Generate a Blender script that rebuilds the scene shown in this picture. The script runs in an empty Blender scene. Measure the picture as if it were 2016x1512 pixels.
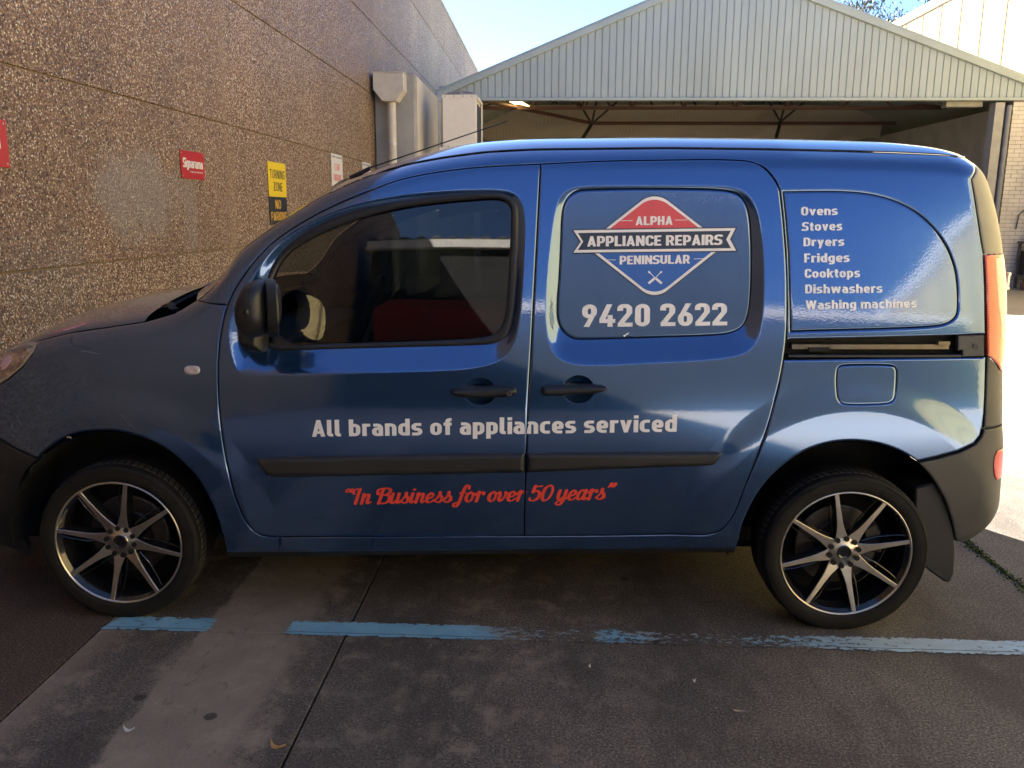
import bpy, bmesh, math, random
import numpy as np
from mathutils import Vector, Matrix
from mathutils.geometry import delaunay_2d_cdt

random.seed(7); rng = np.random.default_rng(7)
sc = bpy.context.scene
COL = sc.collection

# ------------------------------------------------------------------ camera
FOC = 1640.0                      # focal length in pixels of the 2016 x 1512 photograph
CX, CY, EYE = 1008.0, 756.0, 1.53
YAW, PITCH, ROLL = math.radians(2.568), math.radians(11.593), 0.0057
_fw = Vector((-math.sin(YAW)*math.cos(PITCH), math.cos(YAW)*math.cos(PITCH), -math.sin(PITCH)))
_r0 = Vector((math.cos(YAW), math.sin(YAW), 0)); _u0 = _r0.cross(_fw)
_r = _r0*math.cos(ROLL)+_u0*math.sin(ROLL); _u = _u0*math.cos(ROLL)-_r0*math.sin(ROLL)
cam_d = bpy.data.cameras.new('camera'); cam = bpy.data.objects.new('camera', cam_d); COL.objects.link(cam)
cam_d.sensor_width = 36; cam_d.lens = FOC/2016*36; cam_d.clip_start = .05; cam_d.clip_end = 600
cam.matrix_world = Matrix(((_r.x,_u.x,-_fw.x,0),(_r.y,_u.y,-_fw.y,0),(_r.z,_u.z,-_fw.z,EYE),(0,0,0,1)))
sc.camera = cam

# ------------------------------------------------------------------ sun and sky
SUN_AZ, SUN_EL = math.radians(40), math.radians(42)      # azimuth counted from +Y towards -X
sd = Vector((-math.sin(SUN_AZ)*math.cos(SUN_EL), math.cos(SUN_AZ)*math.cos(SUN_EL), math.sin(SUN_EL)))
W = bpy.data.worlds.new('World'); sc.world = W; W.use_nodes = True
nt = W.node_tree; nt.nodes.clear()
sky = nt.nodes.new('ShaderNodeTexSky'); sky.sky_type = 'NISHITA'; sky.sun_disc = False
sky.sun_elevation = SUN_EL; sky.sun_rotation = math.radians(-40); sky.air_density = .5; sky.dust_density = .2; sky.ozone_density = 4.0
bg = nt.nodes.new('ShaderNodeBackground'); bg.inputs['Strength'].default_value = .056
wo = nt.nodes.new('ShaderNodeOutputWorld')
nt.links.new(sky.outputs[0], bg.inputs[0]); nt.links.new(bg.outputs[0], wo.inputs[0])
sl = bpy.data.lights.new('sun', 'SUN'); sl.energy = 5.0; sl.angle = math.radians(.5); sl.color = (1, .93, .82)
so = bpy.data.objects.new('sun', sl); COL.objects.link(so)
so.rotation_euler = sd.to_track_quat('Z', 'Y').to_euler()
vs = sc.view_settings; vs.view_transform = 'Standard'; vs.look = 'None'; vs.gamma = 1; vs.use_curve_mapping = False
vs.exposure = 3.08

# ------------------------------------------------------------------ helpers
def tag(o, label=None, cat=None, group=None, kind=None):
    if label: o['label'] = label
    if cat: o['category'] = cat
    if group: o['group'] = group
    if kind: o['kind'] = kind
    return o
def empty(name, loc=(0,0,0), rz=0, parent=None):
    o = bpy.data.objects.new(name, None); COL.objects.link(o); o.location = loc; o.rotation_euler = (0,0,rz)
    o.empty_display_size = .1
    if parent: o.parent = parent
    return o
def link(name, me, mat=None, parent=None):
    if mat is not None and not me.materials: me.materials.append(mat)
    o = bpy.data.objects.new(name, me); COL.objects.link(o)
    if parent: o.parent = parent
    return o
def mesh(name, V, F, mat=None, parent=None, smooth=False, normals=None):
    me = bpy.data.meshes.new(name)
    me.from_pydata([tuple(map(float, v)) for v in V], [], [tuple(map(int, f)) for f in F]); me.update()
    if smooth:
        me.polygons.foreach_set('use_smooth', [True]*len(me.polygons))
    if normals is not None:
        me.normals_split_custom_set_from_vertices([tuple(map(float, n)) for n in normals])
    return link(name, me, mat, parent)
class MB:
    def __init__(s): s.V=[]; s.F=[]
    def add(s, V, F):
        n=len(s.V); s.V += [tuple(v) for v in V]; s.F += [tuple(i+n for i in f) for f in F]; return s
    def box(s, x0,x1,y0,y1,z0,z1):
        return s.add([(x0,y0,z0),(x1,y0,z0),(x1,y1,z0),(x0,y1,z0),(x0,y0,z1),(x1,y0,z1),(x1,y1,z1),(x0,y1,z1)],
                     [(0,3,2,1),(4,5,6,7),(0,1,5,4),(1,2,6,5),(2,3,7,6),(3,0,4,7)])
    def tube(s, pts, r, n=8, cap=True):
        pts=[Vector(p) for p in pts]; rs = r if hasattr(r,'__len__') else [r]*len(pts)
        rings=[]; up=None
        for i,p in enumerate(pts):
            d=(pts[min(i+1,len(pts)-1)]-pts[max(i-1,0)]).normalized()
            if up is None: up = Vector((0,0,1)) if abs(d.z)<.9 else Vector((1,0,0))
            a=d.cross(up).normalized(); b=a.cross(d).normalized(); up=b
            rings.append([p+a*math.cos(2*math.pi*k/n)*rs[i]+b*math.sin(2*math.pi*k/n)*rs[i] for k in range(n)])
        V=[v for rg in rings for v in rg]; F=[]
        for i in range(len(pts)-1):
            for k in range(n):
                k2=(k+1)%n; F.append((i*n+k,i*n+k2,(i+1)*n+k2,(i+1)*n+k))
        if cap: F.append(tuple(range(n-1,-1,-1))); F.append(tuple((len(pts)-1)*n+k for k in range(n)))
        return s.add(V,F)
    def prism(s, poly, axis, a, b):
        """polygon in the other two axes, extruded along axis from a to b"""
        def P(p,t):
            return {0:(t,p[0],p[1]),1:(p[0],t,p[1]),2:(p[0],p[1],t)}[axis]
        n=len(poly); V=[P(p,a) for p in poly]+[P(p,b) for p in poly]
        F=[tuple(range(n)),tuple(range(2*n-1,n-1,-1))]+[(i,i+n,(i+1)%n+n,(i+1)%n) for i in range(n)]
        return s.add(V,F)
    def build(s, name, mat, parent=None, smooth=False, bevel=0, seg=1, auto=None):
        me=bpy.data.meshes.new(name); me.from_pydata([tuple(v) for v in s.V],[],s.F); me.update()
        bm=bmesh.new(); bm.from_mesh(me); bmesh.ops.recalc_face_normals(bm, faces=bm.faces)
        if bevel:
            es=[e for e in bm.edges if e.calc_face_angle(0)>.6]
            bmesh.ops.bevel(bm, geom=es, offset=bevel, segments=seg, affect='EDGES', profile=.5)
        if smooth or auto:
            for f in bm.faces: f.smooth=True
            lim = auto or .7
            for e in bm.edges:
                if e.calc_face_angle(0)>lim: e.smooth=False
        bm.to_mesh(me); bm.free()
        return link(name, me, mat, parent)
def lathe(profile, n=64, axis='y'):
    """profile: (radius, along) list -> verts, faces around the Y axis"""
    V=[];F=[]
    for k in range(n):
        a=2*math.pi*k/n
        for r,y in profile: V.append((r*math.cos(a),y,r*math.sin(a)))
    m=len(profile)
    for k in range(n):
        k2=(k+1)%n
        for i in range(m-1): F.append((k*m+i,k*m+i+1,k2*m+i+1,k2*m+i))
    return V,F

# ------------------------------------------------------------------ materials
def newmat(name):
    m=bpy.data.materials.new(name); m.use_nodes=True; nt=m.node_tree
    return m, nt, nt.nodes['Principled BSDF']
def N(nt, t, **kw):
    n=nt.nodes.new(t)
    for k,v in kw.items():
        if k.startswith('_'): n.inputs[k[1:].replace('_',' ')].default_value=v
        else: setattr(n,k,v)
    return n
def ramp(nt, src, stops, interp='LINEAR'):
    r=nt.nodes.new('ShaderNodeValToRGB'); r.color_ramp.interpolation=interp
    e=r.color_ramp.elements
    while len(e)<len(stops): e.new(.5)
    for i,(p,c) in enumerate(stops):
        e[i].position=p; e[i].color=(tuple(c)[:3] if hasattr(c,'__len__') else (c,c,c))+(1,)
    nt.links.new(src, r.inputs[0]); return r.outputs[0]
def mixc(nt, fac, a, b, mode='MIX'):
    m=nt.nodes.new('ShaderNodeMix'); m.data_type='RGBA'; m.blend_type=mode
    for sock,v in ((m.inputs[0],fac),(m.inputs[6],a),(m.inputs[7],b)):
        if hasattr(v,'links') or isinstance(v,bpy.types.NodeSocket): nt.links.new(v,sock)
        elif hasattr(v,'__len__'): sock.default_value=tuple(v)[:3]+(1,)
        else: sock.default_value=v
    return m.outputs[2]
def math_(nt, op, a, b=None, c=None):
    m=nt.nodes.new('ShaderNodeMath'); m.operation=op
    for i,v in enumerate((a,b,c)):
        if v is None: continue
        if isinstance(v,bpy.types.NodeSocket): nt.links.new(v,m.inputs[i])
        else: m.inputs[i].default_value=v
    return m.outputs[0]
def st(nt, v, a, b, lo=0.0, hi=1.0):
    m=nt.nodes.new('ShaderNodeMapRange'); m.interpolation_type='SMOOTHSTEP'
    m.inputs['From Min'].default_value=min(a,b); m.inputs['From Max'].default_value=max(a,b)
    m.inputs['To Min'].default_value=lo if a<b else hi; m.inputs['To Max'].default_value=hi if a<b else lo
    nt.links.new(v, m.inputs['Value']); return m.outputs[0]
def coords(nt, scale=(1,1,1), obj=True, rot=(0,0,0), world=False):
    if world:
        g=nt.nodes.new('ShaderNodeNewGeometry'); src=g.outputs['Position']
    else:
        t=nt.nodes.new('ShaderNodeTexCoord'); src=t.outputs['Object']
    mp=nt.nodes.new('ShaderNodeMapping'); mp.inputs['Scale'].default_value=scale; mp.inputs['Rotation'].default_value=rot
    nt.links.new(src, mp.inputs[0]); return mp.outputs[0]
def noise(nt, vec, scale, detail=4, rough=.55, dist=0):
    n=nt.nodes.new('ShaderNodeTexNoise'); n.inputs['Scale'].default_value=scale; n.inputs['Detail'].default_value=detail
    n.inputs['Roughness'].default_value=rough; n.inputs['Distortion'].default_value=dist
    nt.links.new(vec,n.inputs['Vector']); return n.outputs[0]
def bump(nt, bsdf, h, strength=.3, dist=.01):
    b=nt.nodes.new('ShaderNodeBump'); b.inputs['Strength'].default_value=strength; b.inputs['Distance'].default_value=dist
    nt.links.new(h,b.inputs['Height']); nt.links.new(b.outputs[0],bsdf.inputs['Normal']); return b
def plain(name, col, rough=.5, metal=0, var=.12, scale=6, bmp=0, bscale=60, spec=.5, coat=0, world=False):
    m,nt,b=newmat(name)
    v=coords(nt, world=world); n=noise(nt,v,scale,5)
    lo=[c*(1-var) for c in col]; hi=[min(1,c*(1+var)) for c in col]
    nt.links.new(ramp(nt,n,[(.3,lo),(.7,hi)]), b.inputs['Base Color'])
    b.inputs['Roughness'].default_value=rough; b.inputs['Metallic'].default_value=metal
    b.inputs['Specular IOR Level'].default_value=spec; b.inputs['Coat Weight'].default_value=coat
    nt.links.new(math_(nt,'MULTIPLY_ADD',noise(nt,v,scale*3,4),.16,rough-.08), b.inputs['Roughness'])
    if bmp: bump(nt,b,noise(nt,v,bscale,3),bmp,.003)
    return m

# --- paint: metallic blue under clear coat, fine dust
def make_paint():
    m,nt,b=newmat('blue_metallic_paint')
    v=coords(nt)
    fl=nt.nodes.new('ShaderNodeTexVoronoi'); fl.inputs['Scale'].default_value=900; nt.links.new(v,fl.inputs['Vector'])
    sep=nt.nodes.new('ShaderNodeSeparateColor'); nt.links.new(fl.outputs['Color'],sep.inputs[0])
    c=ramp(nt,sep.outputs[0],[(0,(.026,.083,.215)),(1,(.046,.135,.33))])
    dust=ramp(nt,noise(nt,coords(nt,(1,1,2.2)),2.2,7,.65),[(.45,0.0),(.8,.03)])
    c=mixc(nt,dust,c,(.28,.25,.21))
    nt.links.new(c,b.inputs['Base Color'])
    b.inputs['Metallic'].default_value=.82; b.inputs['Roughness'].default_value=.19
    b.inputs['Coat Weight'].default_value=1; b.inputs['Coat IOR'].default_value=1.85
    sm=ramp(nt,noise(nt,v,5,6,.7),[(.35,.012),(.75,.04)])
    nt.links.new(sm,b.inputs['Coat Roughness'])
    # orange peel on the coat
    bp=nt.nodes.new('ShaderNodeBump'); bp.inputs['Strength'].default_value=.035; bp.inputs['Distance'].default_value=.002
    nt.links.new(noise(nt,v,140,2),bp.inputs['Height']); nt.links.new(bp.outputs[0],b.inputs['Coat Normal'])
    return m
PAINT=make_paint()
PLASTIC=plain('grey_textured_plastic',(.058,.058,.056),.5,bmp=.25,bscale=420,var=.12)
DARKPL=plain('dark_plastic',(.014,.0142,.015),.42,bmp=.12,bscale=300,var=.2)
SEAL=plain('black_rubber_seal',(.018,.017,.018),.38,var=.15)
BLACK=plain('underbody_black',(.006,.006,.006),.8,var=.3)
def make_pillar():
    m,nt,b=newmat('pillar_trim_plastic'); v=coords(nt)
    nt.links.new(ramp(nt,noise(nt,v,5,4),[(.3,(.26,.235,.165)),(.7,(.33,.30,.215))]),b.inputs['Base Color'])
    b.inputs['Roughness'].default_value=.42; b.inputs['Specular IOR Level'].default_value=.6
    bump(nt,b,noise(nt,v,600,2),.25,.002); return m
PILLAR=make_pillar()
def make_tyre():
    m,nt,b=newmat('tyre_rubber'); v=coords(nt)
    nt.links.new(ramp(nt,noise(nt,v,14,6,.6),[(.3,(.008,.0075,.007)),(.75,(.020,.018,.016))]),b.inputs['Base Color'])
    b.inputs['Roughness'].default_value=.75; b.inputs['Specular IOR Level'].default_value=.25; bump(nt,b,noise(nt,v,90,3),.15,.003); return m
TYRE=make_tyre()
def make_machined():
    m,nt,b=newmat('machined_alloy'); v=coords(nt)
    g=nt.nodes.new('ShaderNodeTexWave'); g.wave_type='RINGS'; g.rings_direction='Y'; g.inputs['Scale'].default_value=260; g.inputs['Distortion'].default_value=1
    nt.links.new(v,g.inputs['Vector'])
    nt.links.new(ramp(nt,noise(nt,v,18,5),[(.3,(.62,.57,.50)),(.75,(.86,.80,.71))]),b.inputs['Base Color'])
    b.inputs['Metallic'].default_value=1; b.inputs['Roughness'].default_value=.33
    b.inputs['Anisotropic'].default_value=.5
    bump(nt,b,g.outputs[0],.08,.0006); return m
ALLOY=make_machined()
GLOSSBLK=plain('gloss_black_alloy',(.010,.010,.011),.16,var=.2,coat=.6)
DISC=plain('brake_disc_steel',(.10,.085,.075),.45,metal=.8,var=.35,scale=20)
def make_glass(name, tint, rough=.004):
    m=bpy.data.materials.new(name); m.use_nodes=True; nt=m.node_tree; nt.nodes.clear()
    o=nt.nodes.new('ShaderNodeOutputMaterial'); mix=nt.nodes.new('ShaderNodeMixShader'); fr=nt.nodes.new('ShaderNodeFresnel')
    fr.inputs['IOR'].default_value=1.75
    tr=nt.nodes.new('ShaderNodeBsdfTransparent'); tr.inputs[0].default_value=tint+(1,)
    gl=nt.nodes.new('ShaderNodeBsdfGlossy'); gl.inputs['Roughness'].default_value=rough
    v=coords(nt); s=ramp(nt,noise(nt,v,7,6,.7),[(.4,.004),(.8,.03)]); nt.links.new(s,gl.inputs['Roughness'])
    nt.links.new(fr.outputs[0],mix.inputs[0]); nt.links.new(tr.outputs[0],mix.inputs[1]); nt.links.new(gl.outputs[0],mix.inputs[2])
    nt.links.new(mix.outputs[0],o.inputs[0]); return m
GLASS=make_glass('tinted_glass',(.32,.35,.36)); CLEARGL=make_glass('windscreen_glass',(.5,.56,.53))
def make_mirror():
    m,nt,b=newmat('mirror_silvering'); b.inputs['Metallic'].default_value=1; b.inputs['Roughness'].default_value=.02
    nt.links.new(ramp(nt,noise(nt,coords(nt),12,4),[(.3,(.78,.79,.78)),(.7,(.86,.87,.86))]),b.inputs['Base Color']); return m
MIRROR=make_mirror()
def make_vinyl(name,col,rough=.35,metal=0):
    m,nt,b=newmat(name); v=coords(nt)
    nt.links.new(ramp(nt,noise(nt,v,9,5),[(.3,[c*.93 for c in col]),(.7,col)]),b.inputs['Base Color'])
    b.inputs['Roughness'].default_value=rough; b.inputs['Metallic'].default_value=metal; b.inputs['Coat Weight'].default_value=.5; b.inputs['Coat Roughness'].default_value=.08
    return m
V_WHITE=make_vinyl('white_vinyl',(.95,.92,.91)); V_RED=make_vinyl('red_vinyl',(.90,.075,.04)); V_NAVY=make_vinyl('navy_vinyl',(.025,.04,.075)); V_BLUE=make_vinyl('blue_vinyl',(.03,.14,.52),.3)
V_CORAL=make_vinyl('coral_vinyl',(.80,.09,.10))

# --- exposed aggregate wall
def make_aggregate():
    m,nt,b=newmat('exposed_aggregate_concrete')
    v=coords(nt,world=True)
    vo=nt.nodes.new('ShaderNodeTexVoronoi'); vo.inputs['Scale'].default_value=84; vo.inputs['Randomness'].default_value=1; nt.links.new(v,vo.inputs['Vector'])
    sep=nt.nodes.new('ShaderNodeSeparateColor'); nt.links.new(vo.outputs['Color'],sep.inputs[0])
    peb=ramp(nt,sep.outputs[0],[(0,(.10,.052,.028)),(.25,(.25,.145,.082)),(.6,(.46,.30,.18)),(.82,(.64,.46,.30)),(.92,(.84,.70,.52)),(1,(.97,.92,.80))])
    mort=ramp(nt,vo.outputs['Distance'],[(.30,(1,1,1)),(.62,(.45,.42,.40))])
    c=mixc(nt,1,peb,mort,'MULTIPLY')
    big=ramp(nt,noise(nt,v,.8,6,.6),[(.3,(.78,.76,.74)),(.7,(1.12,1.08,1.03))]); c=mixc(nt,1,c,big,'MULTIPLY')
    # scrubbed pale patch and drip below the sign; light lime band along the vertical joint
    s=nt.nodes.new('ShaderNodeSeparateXYZ'); g=nt.nodes.new('ShaderNodeNewGeometry'); nt.links.new(g.outputs['Position'],s.inputs[0])
    y,z=s.outputs[1],s.outputs[2]
    def blob(y0,z0,ry,rz,amt):
        a=math_(nt,'POWER',math_(nt,'DIVIDE',math_(nt,'SUBTRACT',y,y0),ry),2); d=math_(nt,'POWER',math_(nt,'DIVIDE',math_(nt,'SUBTRACT',z,z0),rz),2)
        e=math_(nt,'ADD',a,d); e=math_(nt,'ADD',e,math_(nt,'MULTIPLY',math_(nt,'SUBTRACT',noise(nt,v,3.2,6,.7),.5),2.2))
        return math_(nt,'MULTIPLY',ramp(nt,e,[(.2,1.0),(1.1,0.0)]),amt)
    for a in ((6.5,1.66,.85,.40,.46),(7.42,1.5,.16,.5,.30),(5.2,1.1,.8,.45,.12)):
        c=mixc(nt,blob(*a),c,(.30,.27,.24))
    for y0,wd in ((8.40,.17),(15.8,.2),(23.2,.9)):
        band=ramp(nt,math_(nt,'ADD',math_(nt,'ABSOLUTE',math_(nt,'SUBTRACT',y,y0)),math_(nt,'MULTIPLY',math_(nt,'SUBTRACT',noise(nt,v,2,5),.5),wd)),[(0,1.0),(wd,0.0)])
        c=mixc(nt,math_(nt,'MULTIPLY',band,.42),c,(.33,.23,.13))
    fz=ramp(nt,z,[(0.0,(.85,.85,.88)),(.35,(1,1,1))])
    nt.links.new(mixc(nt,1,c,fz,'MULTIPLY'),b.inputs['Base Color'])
    b.inputs['Roughness'].default_value=.62
    nt.links.new(ramp(nt,sep.outputs[1],[(0,.75),(.8,.6),(.9,.28),(1,.22)]),b.inputs['Roughness'])
    h=ramp(nt,vo.outputs['Distance'],[(0,1.0),(.65,0.0)])
    h=math_(nt,'ADD',h,math_(nt,'MULTIPLY',sep.outputs[2],.8))
    bump(nt,b,h,.9,.008); return m
AGG=make_aggregate()

# --- ground
def make_ground(kind):
    m,nt,b=newmat('yard_'+kind); v=coords(nt,world=True)
    g=nt.nodes.new('ShaderNodeNewGeometry'); s=nt.nodes.new('ShaderNodeSeparateXYZ'); nt.links.new(g.outputs['Position'],s.inputs[0]); x,y=s.outputs[0],s.outputs[1]
    fine=noise(nt,v,120,5,.85); mid=noise(nt,v,8,9,.74); big=noise(nt,v,1.3,6,.6,.6)
    if kind=='slab':
        c=ramp(nt,fine,[(.36,(.030,.026,.023)),(.5,(.100,.087,.076)),(.64,(.29,.255,.22))])
        c=mixc(nt,1,c,ramp(nt,big,[(.35,(.70,.69,.69)),(.65,(1.22,1.18,1.12))]),'MULTIPLY')
        c=mixc(nt,math_(nt,'MULTIPLY',ramp(nt,mid,[(.50,0.0),(.62,.75)]),st(nt,math_(nt,'ADD',x,math_(nt,'MULTIPLY',big,1.5)),1.4,.3,.22,1.0)),c,(.28,.23,.18))
        c=mixc(nt,ramp(nt,noise(nt,coords(nt,(1,.35,1),world=True),3.1,8,.7),[(.48,0.0),(.60,.5)]),c,(.045,.038,.034))
        # bare cement stripe between the wheel tracks
        wob=math_(nt,'MULTIPLY',math_(nt,'SUBTRACT',noise(nt,v,5,6,.7),.5),.10)
        xe=math_(nt,'ADD',x,wob)
        band=math_(nt,'MULTIPLY',st(nt,xe,-1.285,-1.262),st(nt,xe,-.86,-.93))
        stripe=mixc(nt,ramp(nt,mid,[(.35,0.0),(.75,1.0)]),(.33,.275,.21),(.20,.17,.138))
        stripe=mixc(nt,ramp(nt,noise(nt,coords(nt,(1,.5,1),world=True),14,8,.75),[(.56,0.0),(.68,.75)]),stripe,(.06,.05,.044))
        c=mixc(nt,math_(nt,'MULTIPLY',band,ramp(nt,noise(nt,v,2.6,6,.65),[(.28,.45),(.6,.95)])),c,stripe)
        # left edge of the slab is lighter, right of stripe too
        e=st(nt,xe,-1.5,-1.66,0,.6); c=mixc(nt,e,c,(.30,.24,.185))
        e2=math_(nt,'MULTIPLY',ramp(nt,math_(nt,'ABSOLUTE',math_(nt,'ADD',xe,.86)),[(.0,.7),(.075,0.0)]),ramp(nt,mid,[(.4,0.0),(.6,1.0)])); c=mixc(nt,e2,c,(.34,.28,.215))
        # tyre tracks: dark
        tr=ramp(nt,math_(nt,'ABSOLUTE',math_(nt,'ADD',xe,.62)),[(.0,.35),(.35,0.0)]); c=mixc(nt,tr,c,(.04,.036,.034))
        vo=nt.nodes.new('ShaderNodeTexVoronoi'); vo.inputs['Scale'].default_value=3.3; nt.links.new(v,vo.inputs['Vector'])
        c=mixc(nt,ramp(nt,vo.outputs['Distance'],[(.0,.8),(.06,.75),(.075,0.0)]),c,(.03,.027,.026))
        vo2=nt.nodes.new('ShaderNodeTexVoronoi'); vo2.inputs['Scale'].default_value=22; nt.links.new(v,vo2.inputs['Vector'])
        sp=nt.nodes.new('ShaderNodeSeparateColor'); nt.links.new(vo2.outputs['Color'],sp.inputs[0])
        c=mixc(nt,math_(nt,'MULTIPLY',ramp(nt,vo2.outputs['Distance'],[(.05,1.0),(.075,0.0)]),ramp(nt,sp.outputs[0],[(.93,0.0),(.95,.8)])),c,(.42,.40,.36))
        vo3=nt.nodes.new('ShaderNodeTexVoronoi'); vo3.inputs['Scale'].default_value=75; nt.links.new(v,vo3.inputs['Vector'])
        sp3=nt.nodes.new('ShaderNodeSeparateColor'); nt.links.new(vo3.outputs['Color'],sp3.inputs[0])
        c=mixc(nt,math_(nt,'MULTIPLY',ramp(nt,vo3.outputs['Distance'],[(.10,1.0),(.2,0.0)]),ramp(nt,sp3.outputs[0],[(.80,0.0),(.84,.55)])),c,(.42,.38,.33))
        rough=ramp(nt,mid,[(.3,.75),(.7,.92)])
    else:
        c=ramp(nt,fine,[(.36,(.03,.020,.016)),(.5,(.085,.060,.048)),(.66,(.22,.165,.13))])
        c=mixc(nt,1,c,ramp(nt,big,[(.3,(.7,.7,.7)),(.7,(1.25,1.2,1.15))]),'MULTIPLY')
        c=mixc(nt,ramp(nt,mid,[(.55,0.0),(.75,.3)]),c,(.13,.1,.08))
        rough=ramp(nt,mid,[(.3,.8),(.7,.95)])
    # far part of the yard is clean pale concrete
    far=st(nt,y,4.6,6.0,0,.85)
    c=mixc(nt,far,c,mixc(nt,big,(.30,.25,.185),(.42,.355,.27)))
    c=mixc(nt,st(nt,y,1.0,-1.0,0,.9),c,mixc(nt,big,(.42,.39,.345),(.52,.48,.43)))  # unseen ground behind the camera, lightened to bounce light onto the van
    nt.links.new(c,b.inputs['Base Color']); nt.links.new(rough,b.inputs['Roughness'])
    b.inputs['Specular IOR Level'].default_value=.35
    bump(nt,b,math_(nt,'ADD',math_(nt,'MULTIPLY',fine,.6),mid),.45,.004); return m
SLAB=make_ground('slab'); ASPH=make_ground('asphalt')
JOINT=plain('joint_filler',(.012,.011,.010),.9,var=.4,scale=30,world=True)
def make_line():
    m,nt,b=newmat('worn_blue_line_paint'); v=coords(nt,world=True)
    g=nt.nodes.new('ShaderNodeNewGeometry'); s=nt.nodes.new('ShaderNodeSeparateXYZ'); nt.links.new(g.outputs['Position'],s.inputs[0]); x=s.outputs[0]
    nt.links.new(mixc(nt,ramp(nt,math_(nt,'ADD',math_(nt,'MULTIPLY',x,.3),.5),[(.55,0.0),(.9,.75)]),ramp(nt,noise(nt,v,6,6),[(.3,(.16,.37,.52)),(.75,(.27,.52,.66))]),(.42,.55,.62)),b.inputs['Base Color'])
    # wear: grey ghosts where the blue has gone
    c0=b.inputs['Base Color'].links[0].from_socket
    w=ramp(nt,math_(nt,'ADD',math_(nt,'MULTIPLY',x,.5),.5),[(.35,0.0),(.42,.75),(.83,.8),(.95,.25),(1,.35)])
    c1=mixc(nt,math_(nt,'MULTIPLY',w,ramp(nt,noise(nt,coords(nt,(.5,1,1),world=True),11,5),[(.4,0.0),(.55,1.0)])),c0,(.27,.26,.24))
    nt.links.new(c1,b.inputs['Base Color']); b.inputs['Roughness'].default_value=.7
    bump(nt,b,noise(nt,v,120,4),.4,.002)
    chips=noise(nt,coords(nt,(1,2.2,1),world=True),24,9,.75)
    dens=ramp(nt,math_(nt,'ADD',math_(nt,'MULTIPLY',x,.25),.5),[(.09,.40),(.185,.40),(.195,.9),(.25,.9),(.262,.42),(.30,.36),(.44,.39),(.47,.50),(.51,.56),(.54,.58),(.555,.46),(.60,.50),(.63,.58),(.72,.52),(.78,.43),(.86,.38),(.95,.42)])
    edge=math_(nt,'ABSOLUTE',math_(nt,'SUBTRACT',s.outputs[1],2.8365))
    crack=math_(nt,'MULTIPLY',st(nt,math_(nt,'ABSOLUTE',math_(nt,'SUBTRACT',s.outputs[1],2.806)),.0025,.0012),.25)
    dens=math_(nt,'ADD',dens,math_(nt,'ADD',st(nt,edge,.034,.060,0,.16),crack))
    keep=st(nt,math_(nt,'SUBTRACT',chips,dens),-.008,.008)
    out=nt.nodes['Material Output']; tr=nt.nodes.new('ShaderNodeBsdfTransparent'); mx=nt.nodes.new('ShaderNodeMixShader')
    nt.links.new(keep,mx.inputs[0]); nt.links.new(tr.outputs[0],mx.inputs[1]); nt.links.new(b.outputs[0],mx.inputs[2]); nt.links.new(mx.outputs[0],out.inputs[0])
    return m
LINE=make_line()

# ================================================================== THE YARD
WX = -3.2                                        # face of the long wall
ground=MB().box(-90,120,-60,160,-.60,-.030).build('ground',JOINT); tag(ground,kind='structure')
YJ=2.795; xs=[-40,-1.66,-.735,2.005,5.5,9.0,12.6,40]; ys=[-40,-1.0,YJ,7.4,12.2,17.0,22.0,90]
def slab_piece(x0,x1,y0,y1,mat):
    g=.0035; mb=MB().box(x0+g,x1-g,y0+g,y1-g,-.029,0.0)
    return mb.build('concrete_slab',mat,ground,bevel=.003)
for i in range(len(xs)-1):
    if i==0:
        slab_piece(xs[0],xs[1],ys[0],ys[-1],ASPH).name='asphalt_strip'; continue
    for j in range(len(ys)-1): slab_piece(xs[i],xs[i+1],ys[j],ys[j+1],SLAB)
line=mesh('painted_line',[(-1.66,2.786,.003),(2.6,2.782,.003),(2.6,2.888,.003),(-1.62,2.894,.003)],[(0,1,2,3)],LINE); tag(line,kind='structure')

# ---- long aggregate wall of precast panels
MORTAR=plain('recessed_joint_mortar',(.24,.18,.125),.9,var=.2,world=True)
wall=MB().box(WX-.35,WX-.022,-28.6,46,0,7.38).build('aggregate_wall',MORTAR)
tag(wall,'long brown exposed-aggregate concrete panel wall along the left of the yard','wall')
zj=[0,1.167,2.37,3.585,4.80,6.18,7.38]; yj=[-28.6,-21.2,-13.8,-6.4,1.0,8.40,15.8,23.2,30.6,38,46]
for j in range(len(yj)-1):
    for k in range(6):
        g=.006; dz=.012 if (yj[j]>8 and k==0) else 0
        MB().box(WX-.0225,WX+rng.uniform(-.003,.003),yj[j]+.002,yj[j+1]-.002,zj[k]+(g if k else 0),zj[k+1]-g+0*dz).build('concrete_panel',AGG,wall,bevel=.004)
CAPM=plain('galvanised_flashing',(.50,.50,.50),.45,metal=.6,world=True)
MB().box(WX-.38,WX+.03,-28.6,46,7.385,7.43).build('parapet_capping',CAPM,wall)
WHITEBLD=plain('cream_render',(.50,.40,.18),.85,bmp=.25,bscale=40,world=True,var=.06,scale=2)

# ---- cream panel building on the right, facing the wall
cream=MB().box(10.95,11.6,-14,44,0,7.38).build('cream_building',MORTAR)
tag(cream,'sunlit cream precast building with vertical panel joints at upper right','building')
JCOV=plain('tan_joint_sealant',(.10,.065,.035),.8,world=True)
yy=-14
while yy<43.9:
    y2=min(44,yy+1.20)
    MB().box(10.90,10.949,yy+.012,y2-.012,0.0,7.30).build('wall_panel',WHITEBLD,cream,bevel=.004)
    MB().box(10.886,10.8995,y2-.03,y2+.03,0.0,7.30).build('joint_cover',JCOV,cream); yy+=1.20
MB().box(10.86,11.65,-14,44.1,7.385,7.60).build('parapet_capping',plain('white_capping',(.75,.74,.75),.5,world=True),cream)

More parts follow.
